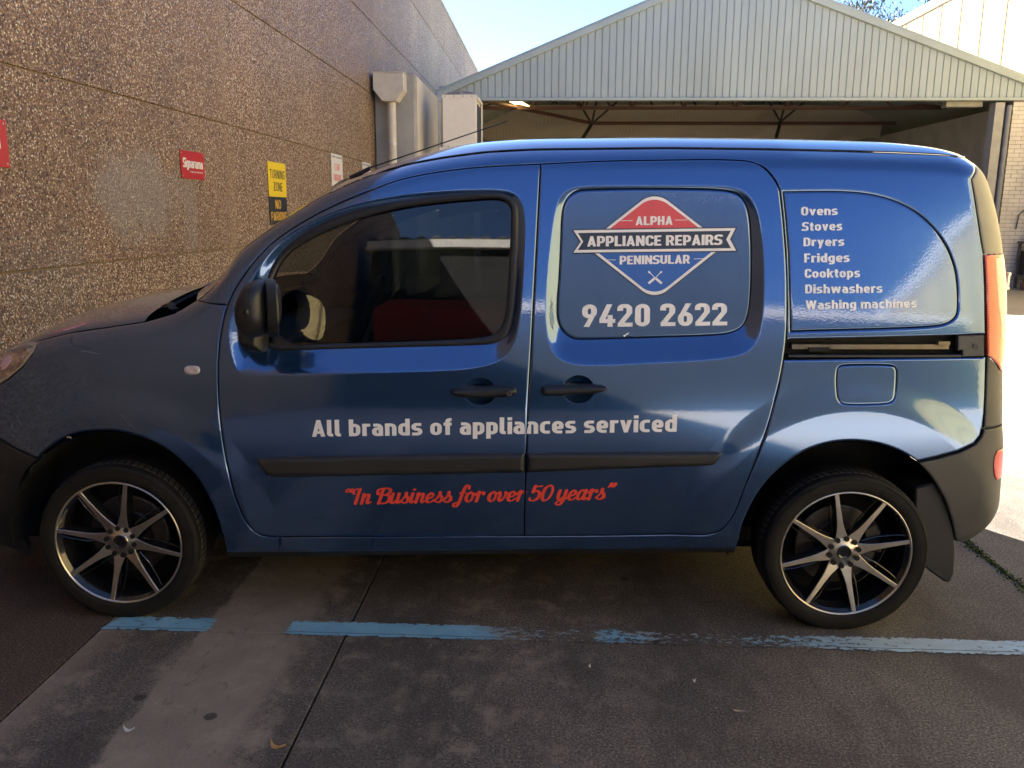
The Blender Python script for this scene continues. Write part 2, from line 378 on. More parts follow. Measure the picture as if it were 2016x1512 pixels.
# ---- shed with corrugated gable
GY=18.75
def make_clad(name,c):
    m,nt,b=newmat(name); v=coords(nt,world=True)
    col=ramp(nt,noise(nt,coords(nt,(1,1,.25),world=True),1.1,6,.6),[(.3,[k*.9 for k in c]),(.7,[k*1.08 for k in c])])
    streak=ramp(nt,noise(nt,coords(nt,(4,4,.25),world=True),4,6,.7),[(.55,0.0),(.8,.25)])
    nt.links.new(mixc(nt,streak,col,(.30,.29,.26)),b.inputs['Base Color'])
    b.inputs['Roughness'].default_value=.42; b.inputs['Specular IOR Level'].default_value=.5; return m
CLAD=make_clad('grey_green_colour_steel',(.36,.41,.415)); CLADT=make_clad('grey_green_trim',(.36,.41,.40))
XL,XR,ZB=-2.47,10.75,3.93; XA,ZA=3.70,6.55
def zroof(x): return 4.06+(ZA-4.06)*(x-XL)/(XA-XL) if x<XA else 3.98+(ZA-3.98)*(XR-x)/(XR-XA)
shed=MB().box(XL,XR,GY+.18,GY+.26,ZB+.14,ZB+.30).build('gabled_shed',CLADT)
tag(shed,'grey-green steel shed with a ribbed gable and a dark open front behind the van','shed')
pw=.1515; nP=int((XR-XL)/pw)
for i in range(nP):
    x0=XL+i*pw; x1=x0+pw
    y=GY+.05; prof=[(0,0),(.005,.020),(.016,.020),(.024,0),(pw-.0012,0)]
    V=[];F=[]
    for (dx,dy) in prof:
        zt=zroof(x0+dx)-.03; V+= [(x0+dx,y+dy,ZB+.03),(x0+dx,y+dy,zt)]
    for (dx,dy) in reversed(prof):
        zt=zroof(x0+dx)-.03; V+= [(x0+dx,y+dy+.012,ZB+.03),(x0+dx,y+dy+.012,zt)]
    n=len(V)//2
    for k in range(n):
        k2=(k+1)%n; F.append((2*k,2*k+1,2*k2+1,2*k2))
    F.append(tuple(2*k for k in range(n))); F.append(tuple(2*k+1 for k in range(n))[::-1])
    mb=MB().add(V,F)
    if zroof(x0)-.03 > ZB+.08: mb.build('cladding_panel',CLAD,shed)
# barge flashings and the bottom trim
def barge(a,b):
    ax,az=a;bx,bz=b
    V=[(ax,GY-.03,az-.10),(bx,GY-.03,bz-.10),(bx,GY-.03,bz+.03),(ax,GY-.03,az+.03)]
    V+=[(x,GY+.20,z) for x,_,z in V]
    MB().add(V,[(0,1,2,3),(7,6,5,4),(0,4,5,1),(2,6,7,3),(0,3,7,4),(1,5,6,2)]).build('barge_flashing',CLADT,shed,bevel=.006)
barge((XL-.05,4.04),(XA,ZA)); barge((XA+.0005,ZA),(XR+.1,3.96))
MB().box(XL,XR,GY-.035,GY+.16,ZB-.03,ZB+.027).build('bottom_trim',CLADT,shed,bevel=.006)
# roof sheets
DKSTEEL=plain('dark_painted_steel',(.028,.022,.020),.6,world=True); REDSTEEL=plain('red_oxide_steel',(.10,.045,.036),.6,world=True)
SHADE=plain('dim_plasterboard',(.70,.64,.56),.9,world=True,var=.25,scale=1.2)
yb=[GY,46]
for a,b in (((XL-.05,4.07),(XA,ZA+.03)),((XA,ZA+.03),(XR+.1,3.99))):
    for q in range(len(yb)-1):
        y0_,y1_=yb[q],yb[q+1]
        V=[(a[0],y0_,a[1]),(b[0],y0_,b[1]),(b[0],y1_,b[1]),(a[0],y1_,a[1])]; V+=[(x,y,z+(.05 if q%2==0 else .01)) for x,y,z in V]
        MB().add(V,[(3,2,1,0),(4,5,6,7),(0,1,5,4),(2,3,7,6),(1,2,6,5),(0,4,7,3)]).build('roof_sheet',CLADT,shed)
# side and rear walls
BLOCK=plain('dim_block_wall',(.55,.54,.53),.9,world=True,var=.15,scale=2)
MB().box(XL-.08,XL-.01,GY+1.2,46,0,3.95).build('side_wall',BLOCK,shed)
MB().box(XR-.70,XR-.45,GY+.6,46,0,3.9).build('side_wall',BLOCK,shed)
MB().box(XL,XR-.7,45.8,46,0,4.0).build('rear_wall',BLOCK,shed)
bw=MB(); 
for i in range(38): bw.box(XL+.1+i*.30,XL+.1+i*.30+.24,33.0,33.08,0,3.55); bw.box(XL+.1+i*.30+.24,XL+.1+i*.30+.30,33.04,33.06,0,3.55)
o=bw.build('ribbed_partition',CLAD,shed); o['kind']='stuff'
MB().box(XL,XR-.7,32.9,33.0,3.55,3.66).build('partition_rail',DKSTEEL,shed)
# roof trusses: bottom chord, struts and ties
def truss(y,zc,mat):
    t=MB()
    t.box(XL,XR-.7,y-.04,y+.04,zc-.04,zc+.04)
    for k in range(9):
        x0=XL+.5+k*1.35; xm=x0+.68
        t.tube([(x0,y,zc),(xm,y,min(zroof(xm)-.1,zc+1.2))],.03,6); t.tube([(x0+1.35,y,zc),(xm,y,min(zroof(xm)-.1,zc+1.2))],.03,6)
    t.build('roof_truss',mat,shed)
for y,z,m_ in ((23.0,4.25,REDSTEEL),(27.5,4.32,DKSTEEL),(36.,4.5,DKSTEEL)): truss(y,z,m_)
# crossing braces that hang under the ceiling
def rod(pts,r,mat,name='brace'): return MB().tube(pts,r,8).build(name,mat,shed,smooth=True)
for cx_,cz_ in ((1.15,4.10),(6.6,4.16)):
    for dx,dz in ((-.42,.65),(.12,.65),(.75,.65)): rod([(cx_,25.5,cz_),(cx_+dx,25.5,cz_+dz)],.03,DKSTEEL)
    rod([(cx_,25.5,cz_),(cx_-.33,24.6,cz_-.55)],.05,DKSTEEL)
rod([(-2.2,21.5,4.35),(1.15,25.5,4.12),(10,25.8,4.15)],.05,REDSTEEL,'tie_beam')
# netting slung under the roof
def make_net():
    m=bpy.data.materials.new('shade_netting'); m.use_nodes=True; nt=m.node_tree; b=nt.nodes['Principled BSDF']; out=nt.nodes['Material Output']
    v=coords(nt,world=True); b.inputs['Roughness'].default_value=.9
    nt.links.new(ramp(nt,noise(nt,coords(nt,(.5,.5,3),world=True),3,6),[(.3,(.50,.44,.38)),(.7,(.60,.54,.47))]),b.inputs['Base Color'])
    wv=nt.nodes.new('ShaderNodeTexChecker'); wv.inputs['Scale'].default_value=24; nt.links.new(v,wv.inputs['Vector'])
    tr=nt.nodes.new('ShaderNodeBsdfTransparent'); mx=nt.nodes.new('ShaderNodeMixShader')
    nt.links.new(math_(nt,'MULTIPLY_ADD',wv.outputs['Fac'],.25,.5),mx.inputs[0]); nt.links.new(tr.outputs[0],mx.inputs[1]); nt.links.new(b.outputs[0],mx.inputs[2]); nt.links.new(mx.outputs[0],out.inputs[0]); return m
NET=make_net()
def net(y,z0,z1,x0,x1,sag,ph):
    V=[];F=[];nx,nz=90,14
    for i in range(nx+1):
        for k in range(nz+1):
            u=i/nx;w=k/nz; x=x0+(x1-x0)*u
            z=z1+(z0-z1)*w-sag*w*abs(math.sin(u*math.pi*4+ph))
            V.append((x,y+.5*w+.03*math.sin(u*60+ph+3*w)+.07*math.sin(u*23+w*6),z))
    for i in range(nx):
        for k in range(nz): a=i*(nz+1)+k; F.append((a,a+1,a+nz+2,a+nz+1))
    mesh('shade_net',V,F,NET,shed,smooth=True)
net(26.5,3.86,4.75,-2.3,10,.16,.3); net(29.5,3.70,4.85,-2.3,10,.20,1.1)
MB().box(-2.4,10,31.8,31.9,3.60,5.9).build('ceiling_lining',SHADE,shed)
# fluorescent light burning under the left slope
def make_lamp():
    m,nt,b=newmat('lit_lamp'); b.inputs['Base Color'].default_value=(.9,.8,.4,1)
    nt.links.new(ramp(nt,noise(nt,coords(nt),8,3),[(.3,(1,.72,.22)),(.7,(1,.80,.32))]),b.inputs['Emission Color']); b.inputs['Emission Strength'].default_value=1.5; return m
lamp=MB().prism([(-1.12,22.4),(-.95,22.3),(-.58,24.2),(-.72,24.3)],2,4.34,4.40).build('ceiling_lamp',make_lamp()); tag(lamp,'lit yellow fluorescent batten under the shed roof at its left end','lamp')
MB().prism([(-1.15,22.38),(-.92,22.28),(-.55,24.22),(-.74,24.34)],2,4.402,4.46).build('lamp_housing',CAPM,lamp)
fl=MB().box(-1.45,-1.2,32.55,32.75,3.30,3.46).build('floodlight',CAPM); tag(fl,'small grey floodlight on the ribbed partition inside the shed','floodlight')
MB().box(-1.36,-1.29,32.75,32.899,3.36,3.42).build('bracket',DKSTEEL,fl)
mt=MB().box(8.35,9.1,GY+.17,GY+.4,3.80,3.898).build('roller_track',plain('pale_steel',(.35,.33,.28),.6,world=True),shed)

# ---- white painted brick pier and pipe at the right end of the opening
BRICK=plain('white_painted_brick',(.68,.62,.54),.8,world=True,var=.12,scale=3); BMORT=plain('brick_mortar',(.26,.24,.21),.9,world=True)
pier=MB().box(9.655,10.88,GY+.02,GY+.5,0,3.90).build('brick_pier',BMORT); tag(pier,'white painted brick pier at the right end of the shed opening','pier')
bm_=MB()
for r in range(45):
    x=9.66-(.12 if r%2 else 0)
    while x<10.86:
        a=max(9.652,x)+.004; b_=min(10.878,x+.24)-.004
        if b_-a>.03: bm_.box(a,b_,GY+.008+rng.uniform(-.002,.002),GY+.06,r*.086+.004,r*.086+.082)
        x+=.24
o=bm_.build('brickwork',BRICK,pier); o['kind']='stuff'
post=MB().box(9.28,9.47,GY-.02,GY+.25,0,3.86).build('steel_post',plain('grey_steel_post',(.36,.34,.31),.6,world=True)); tag(post,'pale steel post beside the white brick pier','post')
pipe=MB().tube([(9.56,GY-.02,0),(9.56,GY-.02,3.8)],.052,16).build('downpipe',plain('grey_pvc',(.22,.22,.23),.5,world=True),smooth=True); tag(pipe,'thin grey downpipe between steel post and white brick pier','pipe')
# clutter against the brick pier
WOOD=plain('weathered_wood',(.14,.115,.09),.85,world=True,var=.3,scale=10)
sh=empty('shelf_rack',(10.15,GY-.3,0)); tag(sh,'dark wooden shelf rack of junk against the white brick pier','shelf')
for z in (.25,.95): MB().box(-.12,.9,-.2,.2,z,z+.05).build('shelf',WOOD,sh)
for x in (-.1,.85): MB().box(x,x+.05,-.19,-.14,0,1.0).build('leg',WOOD,sh); MB().box(x,x+.05,.14,.19,0,1.0).build('leg',WOOD,sh)
b1=MB().box(10.1,10.5,GY-.45,GY-.12,.302,.8).build('storage_crate',DKSTEEL,bevel=.01); tag(b1,'dark crate standing on the lower shelf of the wooden rack','crate')
b2=MB().box(10.28,10.75,GY-.45,GY-.12,1.002,1.75).build('equipment_box',plain('grey_box',(.09,.09,.085),.6,world=True),bevel=.01); tag(b2,'grey equipment box standing on top of the wooden rack','box')
cb=MB().tube([(10.0,GY-.03,1.25),(10.02,GY-.05,1.55),(10.12,GY-.05,1.66),(10.25,GY-.04,1.6)],.012,6).build('cable',DKSTEEL,smooth=True); tag(cb,'dark cable hooked on the white brick pier','cable')
pot=MB().tube([(10.0,GY-.75,0),(10.0,GY-.75,.16)],[.12,.15],14).build('plant_pot',plain('terracotta',(.25,.12,.08),.8,world=True),smooth=False); tag(pot,'small potted plant on the ground before the wooden rack','plant')
LEAFM=plain('dark_foliage',(.045,.06,.025),.6,world=True,var=.4,scale=9)
lv=MB()
for k in range(60):
    a=rng.uniform(0,6.28);e=rng.uniform(.2,1.4);r=rng.uniform(.08,.24); c=Vector((10.0+r*math.cos(a)*math.cos(e),GY-.75+r*math.sin(a)*math.cos(e),.16+r*math.sin(e))); d=Vector((math.cos(a),math.sin(a),.3))*.06; p=Vector((-math.sin(a),math.cos(a),0))*.02
    lv.add([c-p,c+d,c+p,c-d],[(0,1,2,3)])
lv.build('foliage',LEAFM,pot)

# ---- concrete pier at the far end of the panel wall, rainwater head and pipe, flashing
CONC=plain('grey_board_concrete',(.33,.32,.30),.88,world=True,var=.16,scale=2.2,bmp=.35,bscale=24)
CONC_LIT=plain('bounce_lit_concrete',(.55,.50,.42),.88,world=True,var=.12,scale=2.2,bmp=.3,bscale=24)
cp=MB().box(WX+.012,-2.47,15.5,18.6,0,3.96).build('concrete_pier',CONC,bevel=.015); tag(cp,'grey concrete pier against the far end of the aggregate wall','pier')
MB().box(-2.469,-2.44,15.62,18.45,0,3.92).build('lit_side_face',CONC_LIT,cp)  # right face painted paler, as lit by bounce from the sunlit wall
rh=MB()
rh.prism([(-3.135,3.905),(-2.60,3.905),(-2.60,3.63),(-2.735,3.44),(-2.985,3.44),(-3.135,3.63)],1,15.14,15.49)
RWH=plain('painted_rainwater_head',(.55,.50,.43),.55,world=True)
rw=rh.build('rainwater_head',RWH,bevel=.006); tag(rw,'square beige rainwater head on the grey concrete pier','rainwater head')
MB().box(-3.145,-2.59,15.13,15.499,3.906,3.925).build('rim',RWH,rw)
dp=MB().tube([(-2.85,15.33,0),(-2.85,15.33,3.439)],.075,24).build('downpipe',RWH,smooth=True,auto=.9); tag(dp,'round beige downpipe below the rainwater head on the grey pier','pipe')
for z in (1.2,2.7): MB().tube([(-2.85,15.33,z),(-2.85,15.33,z+.05)],.082,24).build('pipe_clip',CAPM,dp,smooth=True,auto=.9)
vf=MB().box(-2.43,-2.385,GY-.3,GY+.1,0,4.05).box(-2.46,-2.36,GY-.32,GY-.305,3.85,4.05).build('corner_flashing',CAPM,shed)
# stick on top of the rainwater head
cbx=MB().tube([(-2.99,15.3,3.93),(-2.9,15.28,3.97),(-2.84,15.3,3.93)],.012,6).build('cable_end',CAPM); tag(cbx,'short pale cable end lying on the rainwater head','cable')

# ---- air-conditioning condenser
ACW=plain('cream_enamel_steel',(.80,.74,.64),.45,world=True,var=.04)
ac=MB().box(-2.03,-1.40,16.0,16.85,2.72,3.64).build('air_conditioner',ACW,bevel=.012,seg=2)
tag(ac,'cream air-conditioning condenser with a round fan guard on its top','air conditioner')
MB().box(-2.04,-1.39,15.985,15.998,3.60,3.655).build('top_flange',ACW,ac); MB().box(-2.09,-1.36,15.95,16.0,2.655,2.72).build('base_rail',ACW,ac)
MB().box(-1.399,-1.385,16.08,16.8,2.78,3.5).build('side_grille',plain('dark_coil_fins',(.05,.05,.06),.6,world=True),ac)
MB().prism([(16.0,3.62),(16.9,3.62),(16.9,2.70),(16.86,2.70),(16.86,3.56),(16.0,3.56)],0,-1.384,-1.36).build('side_rail',ACW,ac)
GUARD=plain('fan_guard_wire',(.50,.46,.44),.4,metal=.5,world=True)
for k in range(12):
    a0=.0; r=.28
    fgp=[]
cx_,cy_=-1.71,16.42
for zz,rr in ((3.66,.29),(3.70,.285),(3.735,.26),(3.75,.20),(3.753,.13),(3.754,.06)):
    MB().tube([(cx_+rr*math.cos(2*math.pi*k/28),cy_+rr*math.sin(2*math.pi*k/28),zz) for k in range(29)],.0055,5).build('guard_ring',GUARD,ac)
for k in range(20):
    a=2*math.pi*k/20; MB().tube([(cx_+r_*math.cos(a),cy_+r_*math.sin(a),z_) for r_,z_ in ((.29,3.645),(.285,3.70),(.25,3.742),(.05,3.755))],.005,5).build('guard_wire',GUARD,ac)
MB().tube([(cx_,cy_,3.642),(cx_,cy_,3.70)],.275,28).build('fan_shroud',plain('shroud_grey',(.35,.33,.33),.6,world=True),ac,smooth=True,auto=.8)
for k in range(4): MB().tube([(-1.98+k*.165,15.984,3.628),(-1.98+k*.165,15.979,3.628)],.009,8).build('screw',DKSTEEL,ac)
for k in range(3): MB().tube([(-1.93+k*.19,15.997,2.738),(-1.93+k*.19,15.99,2.738)],.009,8).build('screw',DKSTEEL,ac)
fr=MB()
for x in (-2.02,-1.46):
    for y in (16.05,16.75): fr.box(x,x+.06,y,y+.06,0,2.654)
fr.box(-2.05,-1.37,16.0,16.85,2.60,2.6545); o=fr.build('steel_stand',CAPM,ac)

# ---- service shed across the yard behind the camera: what the paint and the glass mirror
RW=plain('dim_grey_block',(.026,.027,.029),.9,world=True,var=.2,scale=2); FASC=plain('white_fascia',(.74,.72,.68),.5,world=True)
ob=MB().box(-2.9,10.5,-13.5,-8.0,0,5.45).build('opposite_workshop',RW); tag(ob,'low workshop with a white fascia across the yard behind the viewpoint','building')
MB().box(-3.0,10.6,-8.12,-7.9,5.451,5.58).build('fascia',FASC,ob)
mb=MB(); n=180
V=[];F=[]
for i in range(n+1):
    x=-3.0+13.6*i/n; dz=.012*math.sin(i*math.pi*.5)
    V+=[(x,-7.95,5.63+dz*2.2),(x,-11.6,6.2+dz*2.2)]
    if i: F.append((2*i-2,2*i,2*i+1,2*i-1))
mesh('corrugated_roof',V,F,plain('old_zinc_roof',(.42,.41,.39),.6,world=True),ob)
for x in (-1.6,2.6,6.8):
    MB().box(x,x+3.0,-8.06,-8.001,0,3.4).build('roller_door',plain('roller_door_steel',(.10,.10,.105),.5,world=True),ob)

# ================================================================== THE VAN
# van frame: X rearwards from the front axle, Y inwards from the near flank, Z up; metres
VROT=math.atan2(.0589,2.717)
VAN_O=Vector((-1.611,2.867,0))
VM=Matrix.Translation(VAN_O)@Matrix.Rotation(VROT,4,'Z'); VMI=VM.inverted()
WB=2.718; HALF=.935
_camL=np.array(VMI@Vector((0,0,EYE)))
_rot=np.array(VMI.to_3x3()@Matrix((_r,_u,_fw)).transposed())
def rays(P):
    P=np.atleast_2d(np.array(P,float)); d=np.stack([(P[:,0]-CX)/FOC,-(P[:,1]-CY)/FOC,np.ones(len(P))],1); return d@_rot.T
def onY(P,Y):
    d=rays(P); t=(Y-_camL[1])/d[:,1]; Q=_camL+d*t[:,None]; return Q[:,[0,2]]
def hermite(kx,ky,x):
    kx=np.array(kx,float);ky=np.array(ky,float); h=np.diff(kx);d=np.diff(ky)/h
    m=np.zeros_like(ky); m[1:-1]=np.where(d[:-1]*d[1:]>0,2*d[:-1]*d[1:]/(d[:-1]+d[1:]+1e-12),0); m[0]=d[0];m[-1]=d[-1]
    x=np.clip(x,kx[0],kx[-1]); i=np.clip(np.searchsorted(kx,x)-1,0,len(h)-1); t=(x-kx[i])/h[i]
    return ky[i]*(2*t**3-3*t**2+1)+h[i]*m[i]*(t**3-2*t**2+t)+ky[i+1]*(-2*t**3+3*t**2)+h[i]*m[i+1]*(t**3-t**2)
_z=np.linspace(.0,2.0,801)
_p=np.interp(_z,[0,.2,.30,.45,.62,.80,.95,1.05,1.2,1.4,1.6,1.75,2.0],[.09,.05,.030,.010,.0,.004,.018,.038,.075,.125,.172,.212,.29])
_k=np.exp(-.5*(np.arange(-60,61)/24.)**2); _k/=_k.sum(); _pp=np.convolve(np.pad(_p,60,'edge'),_k,'valid')
def prof(z): return np.interp(z,_z,_pp)
def S0(x,z):
    y=prof(z)
    u=np.clip((.25-x)/1.1,0,1); y=y+.30*u**2.3
    u=np.clip((1.3-x)/1.3,0,1); w=np.clip((z-.95)/.5,0,1); y=y+.035*u**1.6*w
    u=np.clip((x-1.9)/1.5,0,1); y=y+.075*u**2
    return y
def resample(P,d=.012,closed=True):
    P=np.array(P,float); Q=np.vstack([P,P[:1]]) if closed else P; out=[]
    for a,b in zip(Q[:-1],Q[1:]):
        L=np.linalg.norm(b-a)
        if L<1e-6: continue
        n=max(1,int(math.ceil(L/d))); out += [a+(b-a)*k/n for k in range(n)]
    if not closed: out.append(Q[-1])
    return np.array(out)
def smooth_open(P,it=2):
    """Chaikin, ends kept"""
    P=np.array(P,float)
    for _ in range(it):
        q=[P[0]]
        for a,b in zip(P[:-1],P[1:]): q += [a*.75+b*.25,a*.25+b*.75]
        q.append(P[-1]); P=np.array(q)
    return P
def smooth_closed(P,it=2):
    P=np.array(P,float)
    for _ in range(it):
        a=P;b=np.roll(P,-1,0); P=np.stack([a*.75+b*.25,a*.25+b*.75],1).reshape(-1,2)
    return P
def segdist(Q,P,closed=True,signed=True):
    """distance of points Q to polyline P; negative inside"""
    Q=np.atleast_2d(Q); A=np.array(P); B=np.roll(A,-1,0) if closed else A[1:]; A=A if closed else A[:-1]
    out=np.full(len(Q),1e9); ins=np.zeros(len(Q),bool)
    for s in range(0,len(Q),4000):
        q=Q[s:s+4000,None,:]; ab=(B-A)[None]; t=np.clip(((q-A[None])*ab).sum(2)/((ab**2).sum(2)+1e-15),0,1)
        out[s:s+4000]=np.sqrt((((A[None]+ab*t[...,None])-q)**2).sum(2)).min(1)
        if closed and signed:
            c=((A[None,:,1]>q[:,:,1])!=(B[None,:,1]>q[:,:,1])); xi=A[None,:,0]+(q[:,:,1]-A[None,:,1])*(B-A)[None,:,0]/((B-A)[None,:,1]+1e-15)
            ins[s:s+4000]=((c&(q[:,:,0]<xi)).sum(1)%2)==1
    return np.where(ins,-out,out) if signed and closed else out

def inset_(P,d):
    A=np.roll(P,1,0);B=np.roll(P,-1,0); t=B-A; t/=np.linalg.norm(t,axis=1,keepdims=True)+1e-12
    n=np.stack([-t[:,1],t[:,0]],1); area=.5*np.sum(P[:,0]*np.roll(P[:,1],-1)-np.roll(P[:,0],-1)*P[:,1])
    return P+n*d*(1 if area>0 else -1)
# --- outline of the roof gutter / bonnet edge, as height over X
EDGE_PX=[(17,690),(45,677),(77,669),(139,654),(208,644),(288,632),(344,616),(387,591),(430,545),(477,500),(522,464),(565,434),(607,406),(650,380),(700,357),(735,343),(804,322),(874,309),(957,298),(1050,293),(1316,290),(1500,292),(1663,295),(1800,299),(1872,302),(1903,306)]
_e=onY(EDGE_PX[:9],.10); _e2=onY(EDGE_PX[9:],.26)
EDGE=np.vstack([[[-.95,.72],[-.88,.80],[-.75,.86]],_e,_e2]); EDGE=EDGE[np.argsort(EDGE[:,0])]
_ex=np.linspace(-.95,3.6,900); _ez=np.interp(_ex,EDGE[:,0],EDGE[:,1])
_k2=np.exp(-.5*(np.arange(-20,21)/5.)**2); _k2/=_k2.sum(); _ez=np.convolve(np.pad(_ez,20,'edge'),_k2,'valid')
def ZR(x): return np.interp(x,_ex,_ez)
# --- rear end silhouette: X over height
REAR_PX=[(1905,306),(1916,313),(1929,329),(1943,358),(1956,398),(1966,440),(1973,480),(1977,520),(1981,560),(1982,600),(1981,650),(1978,708),(1974,740),(1974,845),(1977,875),(1973,930),(1970,977),(1967,1005),(1958,1020),(1940,1040),(1903,1064),(1881,1069)]
_rr=onY(REAR_PX,.17)
for _ in range(3): _rr=np.vstack([onY([p],float(prof(q[1]))+.10) for p,q in zip(REAR_PX,_rr)])
_rr=_rr[np.argsort(_rr[:,1])]; _rr[:,0]+=.040
_xz=np.linspace(_rr[0,1]-.02,_rr[-1,1]+.02,300); _xx=np.interp(_xz,_rr[:,1],_rr[:,0]); _k3=np.exp(-.5*(np.arange(-12,13)/4.)**2); _k3/=_k3.sum()
_xx=np.convolve(np.pad(_xx,12,'edge'),_k3,'valid')
def XE(z): return np.interp(z,_xz,_xx)
AXF,AXR,RZ=0.0,WB,.302
def S1(x,z):
    y=S0(x,z)
    q=ZR(x)-z; rad=.10-.015*np.clip((x-.6)/.8,0,1)
    u=np.clip(1-q/rad,0,1.2); y=y+.055*u**2.6
    # wheel arch flares
    for ax,r1 in ((AXF,.615),(AXR,.655)):
        r=np.hypot(x-ax,z-RZ); t=np.clip((r1-r)/.11,0,1); lim=np.clip((z-.26)/.1,0,1)
        y=y-.013*(t*t*(3-2*t)*.6+.4*t)*lim
    # rounded rear corner
    R=.15; d=np.clip(x-(XE(z)-R),0,R-.0005); y=y+(R-np.sqrt(R*R-d*d))
    return y
def at(P,Sf=S1,n=14):
    d=rays(P); y=np.full(len(d),.05)
    for _ in range(n):
        t=(y-_camL[1])/d[:,1]; Q=_camL+d*t[:,None]; y=.5*y+.5*Sf(Q[:,0],Q[:,2])
    return Q[:,[0,2]]
# --- recesses round the cab window and the blanked side window
SEAL_PX=[(505,694),(519,560),(535,516),(567,481),(599,458),(662,427),(726,407),(821,390),(916,381),(973,379),(1003,386),(1018,403),(1020,440),(1016,560),(1010,625),(1000,660),(980,677),(951,682),(821,685),(600,691)]
DREC_PX=[(449,690),(449,640),(460,600),(480,560),(528,500),(560,466),(600,440),(662,414),(726,396),(821,379),(916,370),(978,368),(1013,376),(1030,400),(1035,440),(1032,510),(1027,600),(1018,660),(1003,695),(975,716),(922,727),(839,732),(700,735),(590,740),(486,739),(462,730)]
BLANK_PX=[(1150,373),(1133,377),(1116,389),(1107,409),(1104,440),(1103,487),(1100,550),(1096,599),(1097,635),(1107,656),(1126,670),(1143,673),(1291,668),(1419,664),(1450,658),(1471,644),(1481,614),(1484,550),(1482,466),(1476,413),(1461,385),(1440,376),(1397,372),(1270,371)]
BREC_PX=[(1150,364),(1122,370),(1100,388),(1090,420),(1083,470),(1076,540),(1074,604),(1077,665),(1090,698),(1116,716),(1162,721),(1290,715),(1400,709),(1450,702),(1478,690),(1496,664),(1505,604),(1507,520),(1502,450),(1490,405),(1473,380),(1450,367),(1400,363),(1270,362)]
SEALC=resample(smooth_closed(at(SEAL_PX),2),.03); DREC=resample(smooth_closed(at(DREC_PX),2),.03)
BLANKC=resample(smooth_closed(at(BLANK_PX),2),.03); BREC=resample(smooth_closed(at(BREC_PX),2),.03)
def recess(x,z,outer,inner,depth,q):
    bb=(outer[:,0].min(),outer[:,0].max(),outer[:,1].min(),outer[:,1].max()); out=np.zeros_like(x)
    m=(x>bb[0])&(x<bb[1])&(z>bb[2])&(z<bb[3])
    if not m.any(): return out
    P=np.stack([x[m],z[m]],1); do=-segdist(P,outer); di=segdist(P,inner)
    t=np.clip(do/(np.maximum(do,0)+np.maximum(di,0)+1e-9),0,1); t=np.where(di<0,1,t)
    t=.35*t+.65*t*t*(3-2*t)
    v=np.clip((bb[3]-z[m])/(bb[3]-bb[2]),0,1); out[m]=depth*(v**q)*t; return out
CUPS=[(944.8,771,31.5,27),(1138.6,767,31,27.5)]
_cup=[]
for a,b,c_,d_ in CUPS:
    m=at([(a,b),(a+c_,b),(a,b+d_)]); _cup.append((m[0,0],m[0,1],m[1,0]-m[0,0],m[0,1]-m[2,1]))
def S(x,z):
    x=np.asarray(x,float);z=np.asarray(z,float)
    y=S1(x,z)+recess(x,z,DREC,SEALC,.045,.8)+recess(x,z,BREC,BLANKC,.045,.8)
    for cx_,cz_,a,b in _cup:
        r2=((x-cx_)/a)**2+((z-cz_)/b)**2; y=y+.026*np.clip(1-r2,0,1)**.7
    return y
def atS(P): return at(P,S,22)
def ellipse_pts(cx_,cz_,a,b,f,n=56): return np.array([(cx_+a*f*math.cos(t),cz_+b*f*math.sin(t)) for t in np.linspace(0,2*math.pi,n,endpoint=False)])
FEAT=[]
for c_ in _cup:
    for f_ in (.6,.8,.92,.97,1.0,1.035): FEAT.append(ellipse_pts(*c_,f_))
for L_ in (DREC,SEALC,BREC,BLANKC):
    q_=resample(L_,.010)
    for d_ in (-.009,-.003,.003,.009): FEAT.append(inset_(q_,d_))
for a_,r_ in ((AXF,.615),(AXR,.655),(AXF,.505),(AXR,.545)):
    for d_ in (-.004,.004): FEAT.append(ellipse_pts(a_,RZ,r_+d_,r_+d_,1,300))
FEAT=np.vstack(FEAT)
def normals_of(f,X,Z,e=.0011):
    gx=(f(X+e,Z)-f(X-e,Z))/(2*e); gz=(f(X,Z+e)-f(X,Z-e))/(2*e)
    n=np.stack([gx,-np.ones_like(gx),gz],1); return n/np.linalg.norm(n,axis=1,keepdims=True)
def inset(P,d):
    """move a closed dense outline inwards by d"""
    A=np.roll(P,1,0);B=np.roll(P,-1,0); t=B-A; t/=np.linalg.norm(t,axis=1,keepdims=True)+1e-12
    n=np.stack([-t[:,1],t[:,0]],1)
    area=.5*np.sum(P[:,0]*np.roll(P[:,1],-1)-np.roll(P[:,0],-1)*P[:,1])
    return P+n*d*(1 if area>0 else -1)
def cdt(pts,loops):
    """triangles of the constrained triangulation of pts with closed index loops"""
    edges=[]
    for L in loops: edges += [(L[i],L[(i+1)%len(L)]) for i in range(len(L))]
    v,e,f,_,_,_=delaunay_2d_cdt([Vector((float(a),float(b))) for a,b in pts],edges,[],0,1e-6)
    return np.array([(p.x,p.y) for p in v]),np.array(f)
